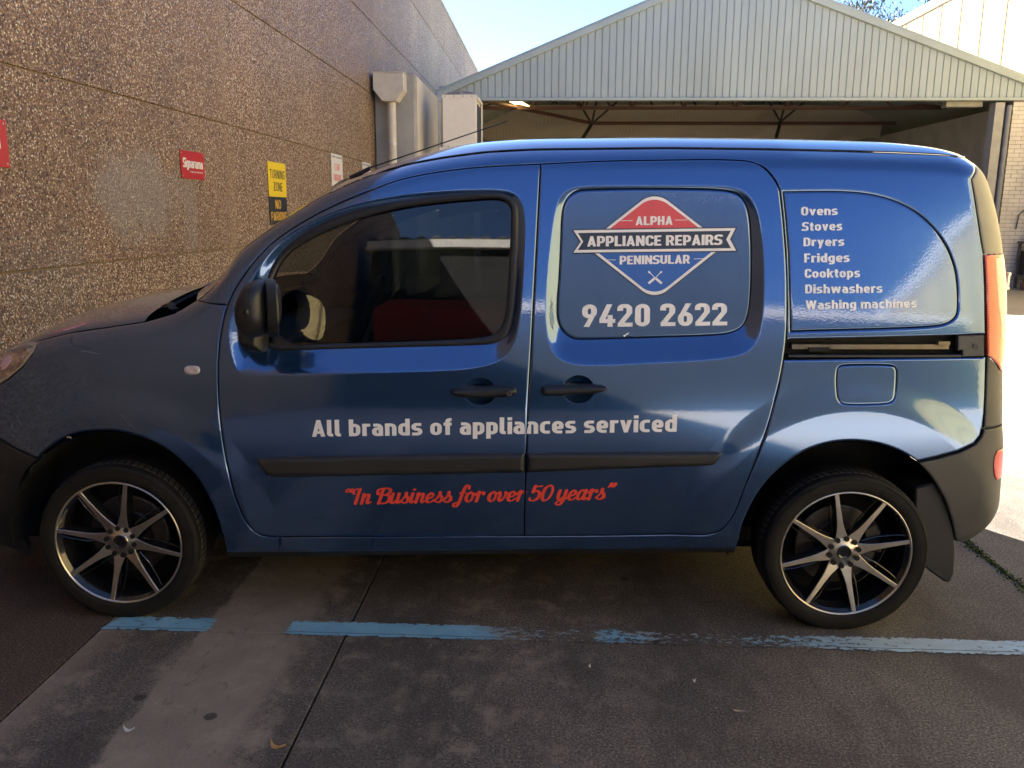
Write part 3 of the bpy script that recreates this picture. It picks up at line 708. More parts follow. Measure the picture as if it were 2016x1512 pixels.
def panel(name,outline,mat,parent,holes=(),off=0.,h=.016,lip=.018,gap=.0024,edge=.0022,Sf=S,label=None,er=.005):
    O=resample(outline,min(.010,h)); loops=[inset(O,gap)]
    for H in holes: loops.append(inset(resample(H,min(.010,h)),-gap))
    pts=[];idx=[]
    for L in loops: idx.append(list(range(len(pts),len(pts)+len(L)))); pts+=list(L)
    rings=[]
    for L,sgn in [(loops[0],1)]+[(l,-1) for l in loops[1:]]:
        for dd in (.0016,.0042,.0085): rings+=list(inset(L,dd*sgn))
    lo=loops[0].min(0);hi=loops[0].max(0)
    gx,gz=np.meshgrid(np.arange(lo[0],hi[0],h),np.arange(lo[1],hi[1],h)); gx=gx+(np.arange(gx.shape[0])%2)[:,None]*h*.5
    G=np.stack([gx.ravel(),gz.ravel()],1)
    if Sf is S:
        fb_=FEAT[((FEAT>lo)&(FEAT<hi)).all(1)]
        if len(fb_): G=np.vstack([G,fb_])
    def sdall(Q):
        s=segdist(Q,loops[0])
        for L in loops[1:]: s=np.maximum(s,-segdist(Q,L))
        return s
    G=G[sdall(G)<-.0115]; Rg=np.array(rings); Rg=Rg[sdall(Rg)<-.001]
    allp=pts+list(Rg)+list(G)
    v,f=cdt(allp,idx)
    cen=v[f].mean(1); f=f[sdall(cen)<0]
    def yf(x,z):
        s=np.clip(1+sdall(np.stack([x,z],1))/er,0,1); return Sf(x,z)+edge*s**2+off
    Y=yf(v[:,0],v[:,1]); nrm=normals_of(yf,v[:,0],v[:,1])
    # orientation: faces towards -Y
    a,b,c=v[f[:,0]],v[f[:,1]],v[f[:,2]]; cr=(b[:,0]-a[:,0])*(c[:,1]-a[:,1])-(b[:,1]-a[:,1])*(c[:,0]-a[:,0]); f[cr<0]=f[cr<0][:,::-1]
    V=np.stack([v[:,0],Y,v[:,1]],1); F=[tuple(t) for t in f]
    # lip: boundary edges folded inwards
    from collections import Counter
    ec=Counter(); 
    for t in F:
        for i in range(3): ec[(t[i],t[(i+1)%3])]+=1
    bd=[e for e in ec if (e[1],e[0]) not in ec]
    m={}; V=list(V); nr=list(nrm)
    for e in bd:
        for i in e:
            if i not in m: m[i]=(len(V),len(V)+1); V.append(V[i].copy()); V.append(V[i]+np.array([0,lip,0])); nr+= [nrm[i],nrm[i]]
    lipF=[]
    for a_,b_ in bd:
        lipF.append((b_ if False else m[b_][0],m[a_][0],m[a_][1],m[b_][1]))
        pa,pb=V[a_],V[b_]; t=pb-pa; nn=np.array([t[2],0,-t[0]]); nn/=np.linalg.norm(nn)+1e-12
        for k in (m[a_][0],m[a_][1],m[b_][0],m[b_][1]): nr[k]=nn
    o=mesh(name,V,F+lipF,mat,parent,smooth=True,normals=nr)
    if label: o['label']=label
    return o
def strip_px(P): return at(P)

van=empty('delivery_van',VAN_O,VROT)
tag(van,'metallic blue panel van with white lettering and black-and-silver alloy wheels parked side-on','van')

# ---- panel outlines read off the flank
FD_SEAM=[(448,601),(443,618),(436,650),(432,674),(429.5,710),(429,743),(431,802),(435,845),(441,882),(447,915),(455,951),(467,990),(481,1022),(492,1038),(505,1050),(520,1056),(551,1057)]
FD_TOP=[(448,601),(459,575),(486,533),(514,499),(543,472),(586,443),(629,419),(671,399),(714,381),(769,359),(820,346),(874,337),(925,331),(978,327),(1064,323)]
MID=[(1064,323),(1055,500),(1046,673),(1039,795),(1035,934),(1032,1030),(1032,1056)]
SD_TOP=[(1064,323),(1186,317),(1316,315),(1400,314),(1455,315.5),(1478,318),(1495,324),(1510,335),(1522,349),(1530,362),(1535,375)]
SD_REAR=[(1535,375),(1542,434),(1549,525),(1550,600),(1549,656),(1543,708),(1529,778),(1510,845),(1484,917),(1464,965),(1450,1003),(1438,1025),(1424,1041),(1409,1049),(1390,1053)]
def C(P,it=2): return smooth_open(at(P),it)
fd_seam,fd_top,mid,sd_top,sd_rear=C(FD_SEAM),C(FD_TOP),at(MID),C(SD_TOP),C(SD_REAR)
ARCHF=[(447,1088),(441,1062),(429,1020),(413,983),(392,944),(365,914),(330,885),(295,866),(250,852),(208,846),(156,851),(121,863),(87,889),(74.7,903)]
ARCHR=[(1806,909),(1774,889),(1733,874),(1681,867),(1628,872),(1576,891),(1524,930),(1490,972),(1469,1014),(1458,1042),(1451,1078)]
archf,archr=C(ARCHF),C(ARCHR)
door_bot=at([(551,1057),(700,1056),(1032,1055)]); sdoor_bot=at([(1032,1055),(1200,1054),(1390,1053)])

# front wing
LIGHT=at([(77,671),(66,694),(45,722),(17,746),(0,757),(-30,770)])
wing_top=at([(387,591),(344,617),(288,633),(208,645),(139,655),(90,667),(77,671)])
wing=np.vstack([fd_seam,at([(551,1088)]),archf,at([(0,864),(-60,846)]),at([(-60,782)]),LIGHT[::-1],wing_top[::-1][1:]])
panel('front_wing',wing,PAINT,van)
# cab door with window opening
GL_PX=[(516,684),(522,640),(527,590),(538,540),(567,496),(618,466),(675,442),(757,415),(852,399),(948,391),(980,390),(998,396),(1006,410),(1006,440),(1003,500),(998,590),(992,635),(977,657),(950,667),(821,673),(630,678)]
GLC=resample(smooth_closed(atS(GL_PX),2),.012)
SEAL_IN=inset(resample(SEALC,.012),.004)
fdoor=np.vstack([fd_top,mid[1:],door_bot[::-1][1:],fd_seam[::-1][1:-1]])
door=panel('cab_door',fdoor,PAINT,van,holes=[SEAL_IN],h=.013)
panel('window_seal',inset(resample(SEALC,.012),-.002),SEAL,door,holes=[GLC],off=-.006,h=.01,lip=.03,gap=0,edge=.006,er=.010)
# sliding door
sdoor=np.vstack([sd_top,sd_rear[1:],sdoor_bot[::-1][1:-1],mid[::-1]])
BL_IN=inset(resample(BLANKC,.012),.0016)
sdo=panel('sliding_door',sdoor,PAINT,van,holes=[BL_IN],h=.013)
panel('blanked_window_panel',inset(resample(BLANKC,.012),.0016),PAINT,sdo,off=.001,h=.014,edge=.003,gap=.0010)
# upper side: pillar, roof rail and rear quarter
REAR_EDGE=[(1903,307),(1913,353),(1924,419),(1932,472),(1937,501),(1940,565),(1941,657)]
QP=[(1541,377),(1600,376),(1663,376),(1715,381),(1760,393),(1802,414),(1837,445),(1864,483),(1879,520),(1885,552),(1887,590),(1886,615),(1880,628),(1864,638),(1837,644),(1733,648),(1620,651),(1556,653),(1555,600),(1552,500),(1547,434)]
rail_top=at([(1941,657),(1886,660),(1700,665),(1549,668.5)])
edge_line=np.stack([_ex,ZR(_ex)],1); a0=at([(387,591)])[0]; a1=at([(1903,307)])[0]
el=edge_line[(edge_line[:,0]>a0[0]+.01)&(edge_line[:,0]<a1[0]-.005)]
sdr_up=sd_rear[sd_rear[:,1]>rail_top[-1,1]+.004]
upper=np.vstack([[a0],el,at(REAR_EDGE),rail_top[1:],sdr_up[::-1],sd_top[::-1][1:],fd_top[::-1][1:]])
QPC=resample(np.vstack([smooth_open(at(QP[:-5]),2),at(QP[-5:])]),.012)
ups=panel('body_side',upper,PAINT,van,holes=[inset(QPC,.0012)],h=.015)
panel('quarter_panel',inset(QPC,.0014),PAINT,ups,off=.0005,h=.015,edge=.003,gap=.0012)
# lower rear quarter with the fuel flap opening
FLAP=smooth_closed(at([(1660,719),(1752,718.5),(1764,724),(1765,740),(1763,780),(1757,791),(1742,795),(1668,797),(1653,791),(1648,778),(1647,735),(1651,723)]),2)
rail_bot=at([(1543,708),(1700,706),(1941,703)])
sdr_lo=sd_rear[sd_rear[:,1]<rail_bot[0,1]-.004]
LOWR=at([(1941,703),(1940,760),(1938,812),(1935,840),(1930,858),(1918,873),(1885,889),(1845,900),(1806,909)])
quarter=np.vstack([rail_bot,LOWR[1:],archr[1:],at([(1449,1080),(551,1088)]),at([(551,1057)]),door_bot[1:],sdoor_bot[1:],sdr_lo[::-1][1:]])
lq=panel('rear_quarter',quarter,PAINT,van,holes=[FLAP],h=.015)
panel('fuel_flap',FLAP,PAINT,lq,h=.012,edge=.0012,gap=.0018)
# sill joint line and dark lip below the sill
lipm=MB(); P=at([(447,1089),(551,1089),(900,1084),(1449,1081)])
for (x0,z0),(x1,z1) in zip(P[:-1],P[1:]):
    y0,y1=S1(x0,z0),S1(x1,z1)
    lipm.add([(x0,y0+.01,z0),(x1,y1+.01,z1),(x1,y1+.02,z1-.022),(x0,y0+.02,z0-.022),(x0,y0+.10,z0),(x1,y1+.10,z1),(x1,y1+.10,z1-.022),(x0,y0+.10,z0-.022)],[(0,1,2,3),(4,7,6,5),(0,4,5,1),(3,2,6,7),(0,3,7,4),(1,5,6,2)])
lipm.build('sill_lip',DARKPL,van)

# ---- D pillar, tail light, rear bumper
RA=at(REAR_EDGE)
def rim_pts(z0,z1,n=30):
    zz=np.linspace(z0,z1,n); return np.stack([XE(zz)-.0012,zz],1)
zs=at([(1972,500)])[0,1]; ztop=at([(1904,309)])[0,1]
ip=np.array([p for p in resample(RA,.02,False) if p[1]>zs]); zl=at([(1937,501)])[0]
dpil=np.vstack([ip,[zl],rim_pts(zs,ztop-.004)])
panel('corner_trim',dpil,PILLAR,van,h=.007,off=-.002,gap=.002,er=.008)
def make_taillight():
    m,nt,b=newmat('tail_light_lens'); v=coords(nt)
    w=nt.nodes.new('ShaderNodeTexWave'); w.bands_direction='Z'; w.inputs['Scale'].default_value=55; nt.links.new(v,w.inputs['Vector'])
    nt.links.new(ramp(nt,w.outputs[0],[(0,(.62,.07,.025)),(1,(.85,.13,.045))]),b.inputs['Base Color'])
    b.inputs['Roughness'].default_value=.12; b.inputs['Coat Weight'].default_value=1; b.inputs['Coat Roughness'].default_value=.02
    b.inputs['Subsurface Weight'].default_value=.4; b.inputs['Subsurface Radius'].default_value=(.05,.02,.01); bump(nt,b,w.outputs[0],.12,.002); return m
TAIL=make_taillight(); REFL=make_vinyl('red_reflector',(.75,.05,.04),.15)
def make_pale():
    m,nt,b=newmat('light_washed_lens'); b.inputs['Roughness'].default_value=.12; b.inputs['Coat Weight'].default_value=1
    nt.links.new(ramp(nt,noise(nt,coords(nt),30,3),[(.3,(.72,.42,.26)),(.7,(.85,.60,.42))]),b.inputs['Base Color']); return m
PALE=make_pale()
zt=at([(1973,733)])[0,1]
lz=at([(1937,501),(1940,565),(1942,657),(1943,700),(1953,707),(1963,718),(1969,730)])
tl=np.vstack([lz,rim_pts(zt,zs)[:, :]])
tlo=panel('tail_light',tl,TAIL,van,h=.006,off=-.006,gap=.002,er=.008)
# pale strip along the corner: bright light on the lens, painted as colour
inn=at([(1958,508),(1960,560),(1964,600),(1967,625),(1969,640),(1969,665)]); zi=inn[-1,1]
pl=np.vstack([inn,rim_pts(zi,inn[0,1],20)-[.004,0]]); panel('washed_lens_edge',pl,PALE,tlo,h=.006,off=-.0075,gap=.001,lip=.004,edge=.001)
# grey upper bumper corner
b0=at([(1943,702),(1941,760),(1939,812),(1937,843)]); zb=b0[-1,1]; zt2=zt
bc=np.vstack([lz[3:][::-1],b0[1:],rim_pts(zb,zt2)[:, :]])
panel('bumper_corner',bc,PLASTIC,van,h=.008,off=-.001)
arch_r=at([(1806,911),(1830,934),(1846,958),(1862,987),(1873,1022),(1879,1050),(1881,1066)])
zlow=_rr[0,1]+.002; lb=np.vstack([at([(1937,845),(1933,858),(1921,875),(1886,892),(1846,903),(1808,911)]),arch_r[1:],rim_pts(zlow,zb,40)])
bmp=panel('rear_bumper',lb,PLASTIC,van,h=.009,off=-.003,lip=.03)
rf=at([(1962,887),(1957,900),(1955,920),(1957,936),(1961,944)]); rp=np.vstack([rf,rim_pts(rf[-1,1],rf[0,1],10)-[.003,0]])
panel('reflector',rp,REFL,bmp,h=.006,off=-.008,lip=.006,gap=0)

# ---- sliding door rail cavity
mb=MB(); ra,rb=at([(1549,668)])[0],at([(1941,704)])[0]
def onflank(x,z,d=0): return (x,float(S1(np.array([x]),np.array([z]))[0])+d,z)
def barlike(x0,x1,z0,z1,d0,d1,name,mat,parent,n=12,bevel=0):
    mb=MB(); xs_=np.linspace(x0,x1,n+1); V=[];F=[]
    slope=(z1-z0)
    for x in xs_: V+= [onflank(x,z0,d0),onflank(x,z1,d0),onflank(x,z1,d1),onflank(x,z0,d1)]
    for i in range(n):
        for k in range(4): a=4*i+k;b_=4*i+(k+1)%4; F.append((a,b_,b_+4,a+4))
    F+=[(3,2,1,0),(4*n,4*n+1,4*n+2,4*n+3)]
    return mb.add(V,F).build(name,mat,parent,bevel=bevel)
RAILM=plain('greased_steel_rail',(.15,.125,.09),.35,metal=.85,var=.25,scale=14)
p=at([(1552,706),(1885,702),(1552,672),(1885,662),(1941,658),(1941,702),(1562,690),(1880,672),(1595,690),(1648,684),(1570,697),(1895,688)])
cav=barlike(p[0,0],p[4,0],p[0,1]-.01,p[4,1]+.004,.048,.06,'rail_channel',BLACK,van)
barlike(p[6,0],p[7,0]-.01,p[6,1],p[7,1]-.012,.020,.040,'guide_rail',RAILM,cav,bevel=.002)
barlike(p[0,0],p[11,0],p[0,1]+.003,p[0,1]+.013,.004,.045,'lower_guide',DARKPL,cav,bevel=.002)
barlike(p[8,0],p[8,0]+.075,p[8,1]-.005,p[8,1]+.008,.012,.0195,'rail_stop',BLACK,cav)
barlike(p[7,0]-.055,p[7,0]-.012,p[7,1]-.014,p[7,1]-.002,.010,.0195,'roller_carrier',RAILM,cav)
br=np.array([at([(1887,661)])[0],at([(1940,659)])[0],at([(1940,702)])[0],at([(1896,703)])[0],at([(1896,690)])[0],at([(1887,690)])[0]])
brk=panel('rail_end_cover',br,PLASTIC,cav,off=.004,h=.008,gap=.001)
sc_=at([(1921,683)])[0]; MB().tube([onflank(sc_[0],sc_[1],.0035),onflank(sc_[0],sc_[1],.001)],.010,14).build('plug',DARKPL,cav)

# ---- rubbing strips
def rubstrip(P,parent):
    q=at(P); f=lambda x,z:S1(x,z)-.016
    return panel('rubbing_strip',q,DARKPL if False else PLASTIC_D,parent,Sf=f,h=.012,gap=0,edge=.012,er=.014,lip=.012)
PLASTIC_D=plain('dark_grey_plastic',(.023,.0228,.0225),.48,bmp=.2,bscale=420,var=.12)
rubstrip([(505,904.5),(510,902),(600,898.5),(800,894.5),(1033,892),(1033,929.5),(800,934),(600,938),(541,938.5),(524,934),(512,917)],door)
rubstrip([(1037,892),(1200,890),(1400,889),(1416,890.5),(1420,893),(1416,901),(1407,913),(1396,916),(1200,923),(1037,929.5)],sdo)

# ---- door handles
def handle(P,parent,keyx=None):
    q=smooth_closed(at(P),1); f=lambda x,z:S1(x,z)-.026
    h=panel('door_handle',q,DARKPL,parent,Sf=f,h=.007,gap=0,edge=.020,er=.014,lip=.02)
    return h
H1=[(886,772),(893,764.5),(913,762),(945,760.5),(976,758.5),(1006,758),(1015,762),(1017.5,768),(1015,776),(1006,780),(976,782),(945,783),(913,782),(895,779)]
H2=[(1064,768),(1067,760.5),(1075,757.5),(1110,756.5),(1172,756),(1188,758.5),(1197,765),(1189,770),(1171,775),(1128,777.5),(1074,779.5),(1066,775)]
h1=handle(H1,door); h2=handle(H2,sdo)
k=at([(1003,771)])[0]; y=float(S1(np.array([k[0]]),np.array([k[1]]))[0])
MB().tube([(k[0],y-.034,k[1]),(k[0],y-.020,k[1])],.0105,20).build('key_lock',DISC,h1,smooth=True,auto=.8)
MB().box(k[0]-.0012,k[0]+.0012,y-.0348,y-.034,k[1]-.006,k[1]+.006).build('key_slot',BLACK,h1)
# ---- side repeater
q=smooth_closed(at([(361,728),(366,720),(390,719.5),(395,728),(391,737),(367,737.5)]),1)
def make_lens():
    m,nt,b=newmat('clear_lens'); nt.links.new(ramp(nt,noise(nt,coords(nt),60,2),[(.3,(.42,.34,.32)),(.7,(.62,.55,.55))]),b.inputs['Base Color'])
    b.inputs['Roughness'].default_value=.12; b.inputs['Coat Weight'].default_value=1; return m
LENS=make_lens()
panel('side_repeater',q,LENS,van,Sf=lambda x,z:S1(x,z)-.007,h=.006,gap=0,edge=.006,er=.006,lip=.01)

# ---- glass of the cab door
_A=np.c_[GLC,np.ones(len(GLC))]; _cf=np.linalg.lstsq(_A,S(GLC[:,0],GLC[:,1]),rcond=None)[0]
panel('window_glass',inset(GLC,-.004),GLASS,door,Sf=lambda x,z:.25*S1(x,z)+.75*(_cf[0]*x+_cf[1]*z+_cf[2])+.25*.03,off=.010,h=.02,lip=.003,gap=0,edge=0)

# ---- dark inner flank behind the panel gaps (window left open)
def S_in(x,z): return S1(x,z)
archf_l=at(ARCHF); 
inner=np.vstack([at([(551,1086),(447,1086)]),archf[1:],at([(40,880),(-60,860),(-60,720),(60,685)]),wing_top[::-1][1:]+[0,-.02],el+[0,-.02],rim_pts(1.55,.62,24)-[.20,0],at([(1860,885),(1806,905)]),archr[1:],at([(1449,1078)])])
# outline as convex-free polygon, offset behind the skin
panel('inner_side',resample(inner,.02),BLACK,van,holes=[inset(resample(SEALC,.02),.02)],Sf=lambda x,z:S1(x,z)+.052,h=.05,lip=.004,gap=0,edge=0)

# ---- headlight and the grey front bumper
hl=np.vstack([LIGHT,at([(-30,700)]),at([(17,681),(52,672)])])
HLM,nt_,b_=newmat('headlight_lens'); nt_.links.new(ramp(nt_,noise(nt_,coords(nt_),14,4),[(.3,(.30,.25,.18)),(.7,(.66,.58,.46))]),b_.inputs['Base Color']); b_.inputs['Roughness'].default_value=.22; b_.inputs['Coat Weight'].default_value=1; b_.inputs['Metallic'].default_value=.4
hd=panel('headlight',np.vstack([hl[:6],np.array([[-.70,hl[5,1]-.01],[-.74,.80]]),hl[7:]]),HLM,van,off=-.002,h=.012)
fb=np.vstack([at([(74.7,904),(52,927),(41,950),(36,975),(32,1010),(36,1035),(45,1056),(61,1092)]),[[-.80,.235],[-.86,.30],[-.88,.45],[-.87,.60]],at([(-60,848),(0,865)])])
for nm,P,mt,of in (('reflector_bowl',[(-6,700),(22,688),(48,684),(58,694),(46,715),(20,738),(-6,748)],plain('lamp_reflector',(.55,.42,.32),.25,metal=.7,var=.5,scale=25),-.0045),('indicator_bulb',[(4,712),(14,700),(22,698),(24,710),(14,724),(6,728)],plain('pink_bulb_glass',(.75,.42,.40),.2,coat=1),-.0075),('lamp_bezel',[(20,690),(60,676),(66,680),(30,694)],plain('lamp_bezel_grey',(.35,.30,.27),.3,metal=.6),-.0065)):
    panel(nm,at(P),mt,hd,off=of,h=.01,gap=0,lip=.002,edge=.001)
panel('front_bumper',fb,PLASTIC_D,van,off=-.002,h=.015,lip=.03)
fw=at([(-60,846),(-60,782)]); nose=np.array([fw[0],fw[1],hl[5],[-.70,hl[5,1]-.012],[-.86,.72],[-.87,.60]])
panel('nose_panel',nose,PAINT,van,h=.015)

# ---- wheel houses
for ax in (AXF,AXR):
    V=[];F=[];n=26;R0=.425
    for i in range(n+1):
        a=math.pi*((-.02 if ax==AXF else .14)+(1.04 if ax==AXF else .88)*i/n)
        for y in (.045,.33): V.append((ax+R0*math.cos(a),y,RZ+R0*math.sin(a)))
        if i: F.append((2*i-2,2*i-1,2*i+1,2*i))
    c0=len(V); V.append((ax,.33,RZ)); 
    for i in range(n): F.append((2*i+1,2*i+3,c0))
    mesh('wheel_house',V,F,BLACK,van)
# ---- mudflap
mf=onY([(1842,946),(1862,993),(1875,1041),(1880,1078),(1877,1127),(1869,1146),(1858,1144),(1835,1128),(1800,1100),(1800,960)],.07)
MB().prism([tuple(p) for p in mf],1,.062,.26).build('mudflap',PLASTIC_D,van,bevel=.006)

# ---- wheels
TREADM=plain('lightened_tread_rubber',(.034,.030,.026),.8,var=.3,scale=30)  # blocks painted lighter than the tyre, so the grooves read as shaded
def build_wheel(name,ax,rot,parent,ys=.012,flip=False,detail=True):
    w=empty(name,(ax,0,RZ),0,parent)
    if flip: w.location=(ax,2*HALF,RZ); w.rotation_euler=(0,0,math.pi)
    RT=.3065; RI=.242; y0=ys
    prof_=[(RI-.002,y0+.012),(RI+.004,y0+.002),(RI+.018,y0-.001),(RI+.038,y0-.004),(RI+.052,y0+.002),(RI+.056,y0+.004),(RI+.060,y0+.010),(RT-.004,y0+.020),(RT-.001,y0+.038),(RT,y0+.06),(RT,y0+.17),(RT-.004,y0+.19),(RI+.04,y0+.215),(RI,y0+.205)]
    V,F=lathe(prof_,96); V=np.array(V)
    # flatten at the contact
    V[:,2]=np.maximum(V[:,2],-RZ+.001); 
    if detail: 
        m_=np.hypot(V[:,0],V[:,2])<RI+.07; V[m_ & (V[:,2]<-RZ+.1),1]-=.004
    t=mesh('tyre',V,F,TYRE,w,smooth=True)
    if detail:
        # shoulder blocks: raised lugs with sipes between
        mb=MB(); nl=76
        for k in range(nl):
            a=2*math.pi*k/nl
            for (r0,ya,r1,yb,r2,yc) in ((RT-.012,y0+.020,RT+.0012,y0+.036,RT+.0025,y0+.072),):
                da=2*math.pi/nl*.34
                P=[]
                for s,sh in ((-1,0),(1,0)):
                    for (r,y,skew) in ((r0,ya,0),(r1,yb,.012),(r2,yc,.035)):
                        aa=a+s*da+skew; P.append((r*math.cos(aa),y,r*math.sin(aa)))
                P+=[((RT-.01)*math.cos(a-da+sk),y,(RT-.01)*math.sin(a-da+sk)) for y,sk in ((y0+.03,.0),(y0+.072,.035))]
                P+=[((RT-.01)*math.cos(a+da+sk),y,(RT-.01)*math.sin(a+da+sk)) for y,sk in ((y0+.03,.0),(y0+.072,.035))]
                if min(p[2] for p in P)>-RZ+.004: mb.add(P,[(0,3,4,1),(1,4,5,2),(0,1,2,7,6),(3,8,9,5,4),(2,5,9,7),(0,6,8,3)])
        o=mb.build('tread_blocks',TREADM,w); o['kind']='stuff'
        V,F=lathe([(RI+.0465,y0-.0025),(RI+.0480,y0-.0045),(RI+.0495,y0-.0022)],96); mesh('sidewall_ring',V,F,TYRE,w,smooth=True)
    # rim: bright lip, dark barrel
    V,F=lathe([(RI+.001,y0+.016),(RI+.001,y0+.0045),(RI-.002,y0+.001),(RI-.006,y0+.0035),(RI-.0075,y0+.008)],128); mesh('rim_lip',V,F,ALLOY,w,smooth=True)
    V,F=lathe([(RI-.0075,y0+.008),(RI-.012,y0+.016),(RI-.016,y0+.020),(RI-.022,y0+.03),(RI-.030,y0+.085),(RI-.034,y0+.10),(RI-.022,y0+.17)],96); mesh('rim_barrel',V,F,GLOSSBLK,w,smooth=True)
    V,F=lathe([(.155,y0+.115),(.155,y0+.105),(.150,y0+.103),(.095,y0+.103),(.090,y0+.098),(.05,y0+.098),(.0005,y0+.098)],64); mesh('brake_disc',V,F,DISC,w)
    if detail:
        cal=MB(); pts=[(r*math.cos(a),r*math.sin(a)) for r,a in [(.165,-.15),(.165,.1),(.165,.4),(.165,.65),(.11,.65),(.10,.4),(.10,.1),(.11,-.15)]]
        cal.prism(pts,1,y0+.075,y0+.125).build('brake_caliper',DISC,w,bevel=.006)
    V,F=lathe([(RI-.02,y0+.175),(.0005,y0+.175)],48); mesh('wheel_back',V,F,BLACK,w)
    # eight spokes
    me=None
    def rad(r): return y0+.006+.020*(1-(r-.05)/(RI-.05))**1.2 if r>.05 else y0+.026
    rs=[.052,.075,.10,.13,.165,.20,RI-.007]; hw=[.0228,.0175,.0126,.0098,.0084,.0074,.0068]
    # bright face
    V=[];F=[]
    for r,h_ in zip(rs,hw):
        y=rad(r); V+= [(r,y,-h_),(r,y,h_),(r,y+.003,h_+.0012),(r,y+.003,-h_-.0012)]
    m=len(rs)
    for i in range(m-1):
        a=4*i; F+=[(a,a+4,a+5,a+1),(a+1,a+5,a+6,a+2),(a+3,a+7,a+4,a)]
    F+=[(0,1,2,3)]; a=4*(m-1); F+=[(a,a+3,a+2,a+1)]
    facem=MB().add(V,F)
    V=[];F=[]
    for r,h_ in zip(rs,hw):
        y=rad(r)+.0032; dpt=.030+.012*(1-r/RI); V+= [(r,y,-h_-.001),(r,y,h_+.001),(r,y+dpt,h_+.005),(r,y+dpt,-h_-.010)]
    for i in range(m-1):
        a=4*i; F+=[(a,a+4,a+5,a+1),(a+1,a+5,a+6,a+2),(a+3,a+7,a+4,a),(a+2,a+6,a+7,a+3)]
    F+=[(0,1,2,3)]; a=4*(m-1); F+=[(a,a+3,a+2,a+1)]
    bodym=MB().add(V,F)
    f0=facem.build('spoke_face',ALLOY,w,bevel=.0006); b0=bodym.build('spoke',GLOSSBLK,w,bevel=.002)
    # a slim second rib beside every spoke
    rb=MB().tube([(.075,y0+.045,.022),(.13,y0+.038,.030),(.19,y0+.028,.028),(RI-.016,y0+.022,.022)],[.004,.003,.0025,.0025],6).build('spoke_rib',GLOSSBLK,w,smooth=True)
    for k in range(8):
        a=rot+k*math.pi/4
        for o in (f0,b0,rb):
            if k: 
                o=o.copy(); COL.objects.link(o)
            o.rotation_euler=(0,-a,0)
        if k==0: pass
    # hub
    V,F=lathe([(.060,y0+.040),(.058,y0+.0275),(.054,y0+.0245),(.030,y0+.0245),(.0275,y0+.023),(.0265,y0+.020)],64); mesh('hub',V,F,ALLOY,w,smooth=True)
    V,F=lathe([(.0262,y0+.024),(.0255,y0+.017),(.023,y0+.0155),(.0225,y0+.0175),(.012,y0+.0165),(.0003,y0+.0160)],40); mesh('centre_cap',V,F,GLOSSBLK,w,smooth=True)
    nm=None
    for k in range(10):
        a=rot+.31+k*math.pi/5; c=(.0535*math.cos(a),.0535*math.sin(a))
        if nm is None:
            nm=MB().tube([(.0535,y0+.018,0),(.0535,y0+.0235,0)],.0098,16).build('nut_bore',BLACK,w,smooth=True,auto=.8); ob_=nm
        else: ob_=nm.copy(); COL.objects.link(ob_)
        ob_.rotation_euler=(0,-a,0)
    return w
build_wheel('wheel',AXF,math.radians(79),van); build_wheel('wheel',AXR,math.radians(102.5),van)
build_wheel('wheel',AXF,.3,van,flip=True,detail=False); build_wheel('wheel',AXR,.9,van,flip=True,detail=False)

# ---- roof, bonnet, windscreen
YC=HALF
def loft(name,X,Znear,Zc,mat,parent,bead=.02,pw=2.2,m=36,yoff=0.0,lip=True,fwd=0,bw=.018,ramp_=.1):
    V=[];F=[]
    for i_,(x,zn,zc) in enumerate(zip(X,Znear,Zc)):
        bd_=bead*min(1,(i_+.5)/ramp_)
        ye=float(S1(np.array([x]),np.array([zn]))[0])+yoff
        for k in range(m+1):
            v=k/m; w=.5-.5*math.cos(math.pi*v); y=ye+(2*YC-2*ye)*w; u=min(y-ye,2*YC-ye-y)
            z=zn+(zc-zn)*(1-abs(2*w-1)**pw)+bd_*(1-math.exp(-u/bw))
            V.append((x+fwd*(1-(2*w-1)**2),y,z))
    n=len(X)
    for i in range(n-1):
        for k in range(m): a=i*(m+1)+k; F.append((a,a+1,a+m+2,a+m+1))
    o=mesh(name,V,F,mat,parent,smooth=True); return o
x0r=onY([(655,372)],.3)[0,0]; x1r=a1[0]
X=np.linspace(x0r,x1r,70); zn=ZR(X)+.001
pf=onY([(652,366),(671,357),(700,342),(735,333),(769,325),(804,316),(856,307),(957,295)],HALF)
zc=np.maximum(np.interp(X,pf[:,0],pf[:,1]-.045),zn+.022); k=np.ones(9)/9; zc=np.convolve(np.pad(zc,4,'edge'),k,'valid')
zc=zc-.05*np.clip((X-(x1r-.35))/.35,0,1)**2
roof=loft('roof',X,zn,zc,PAINT,van,bead=.046,yoff=-.004,bw=.10,m=56,ramp_=14)
# dark gutter line
gp=[(float(x),float(S1(np.array([x]),np.array([z]))[0])-.0045,float(z)+.0005) for x,z in zip(X[6:-2:2],ZR(X[6:-2:2]))]
MB().tube(gp,.0022,6).build('roof_gutter',SEAL,roof)
# windscreen: from the cowl up to the roof front
ws0,ws1=at([(387,591)])[0],np.array([x0r,float(ZR(x0r))])
n=24;V=[];F=[];m=30
for i in range(n+1):
    t=i/n; x=ws0[0]+(ws1[0]-ws0[0])*t; z=float(ZR(x))+.0; ye=float(S1(np.array([x]),np.array([z]))[0])+.012
    for k in range(m+1):
        w=k/m; y=ye+(2*YC-2*ye)*w; bow=(1-(2*w-1)**2)
        V.append((x-(.16-.12*t)*bow,y,z+.004+(zc[0]-zn[0])*bow*t**3+.02*bow*(1-t)))
for i in range(n):
    for k in range(m): a=i*(m+1)+k; F.append((a,a+1,a+m+2,a+m+1))
mesh('windscreen',V,F,CLEARGL,van,smooth=True)
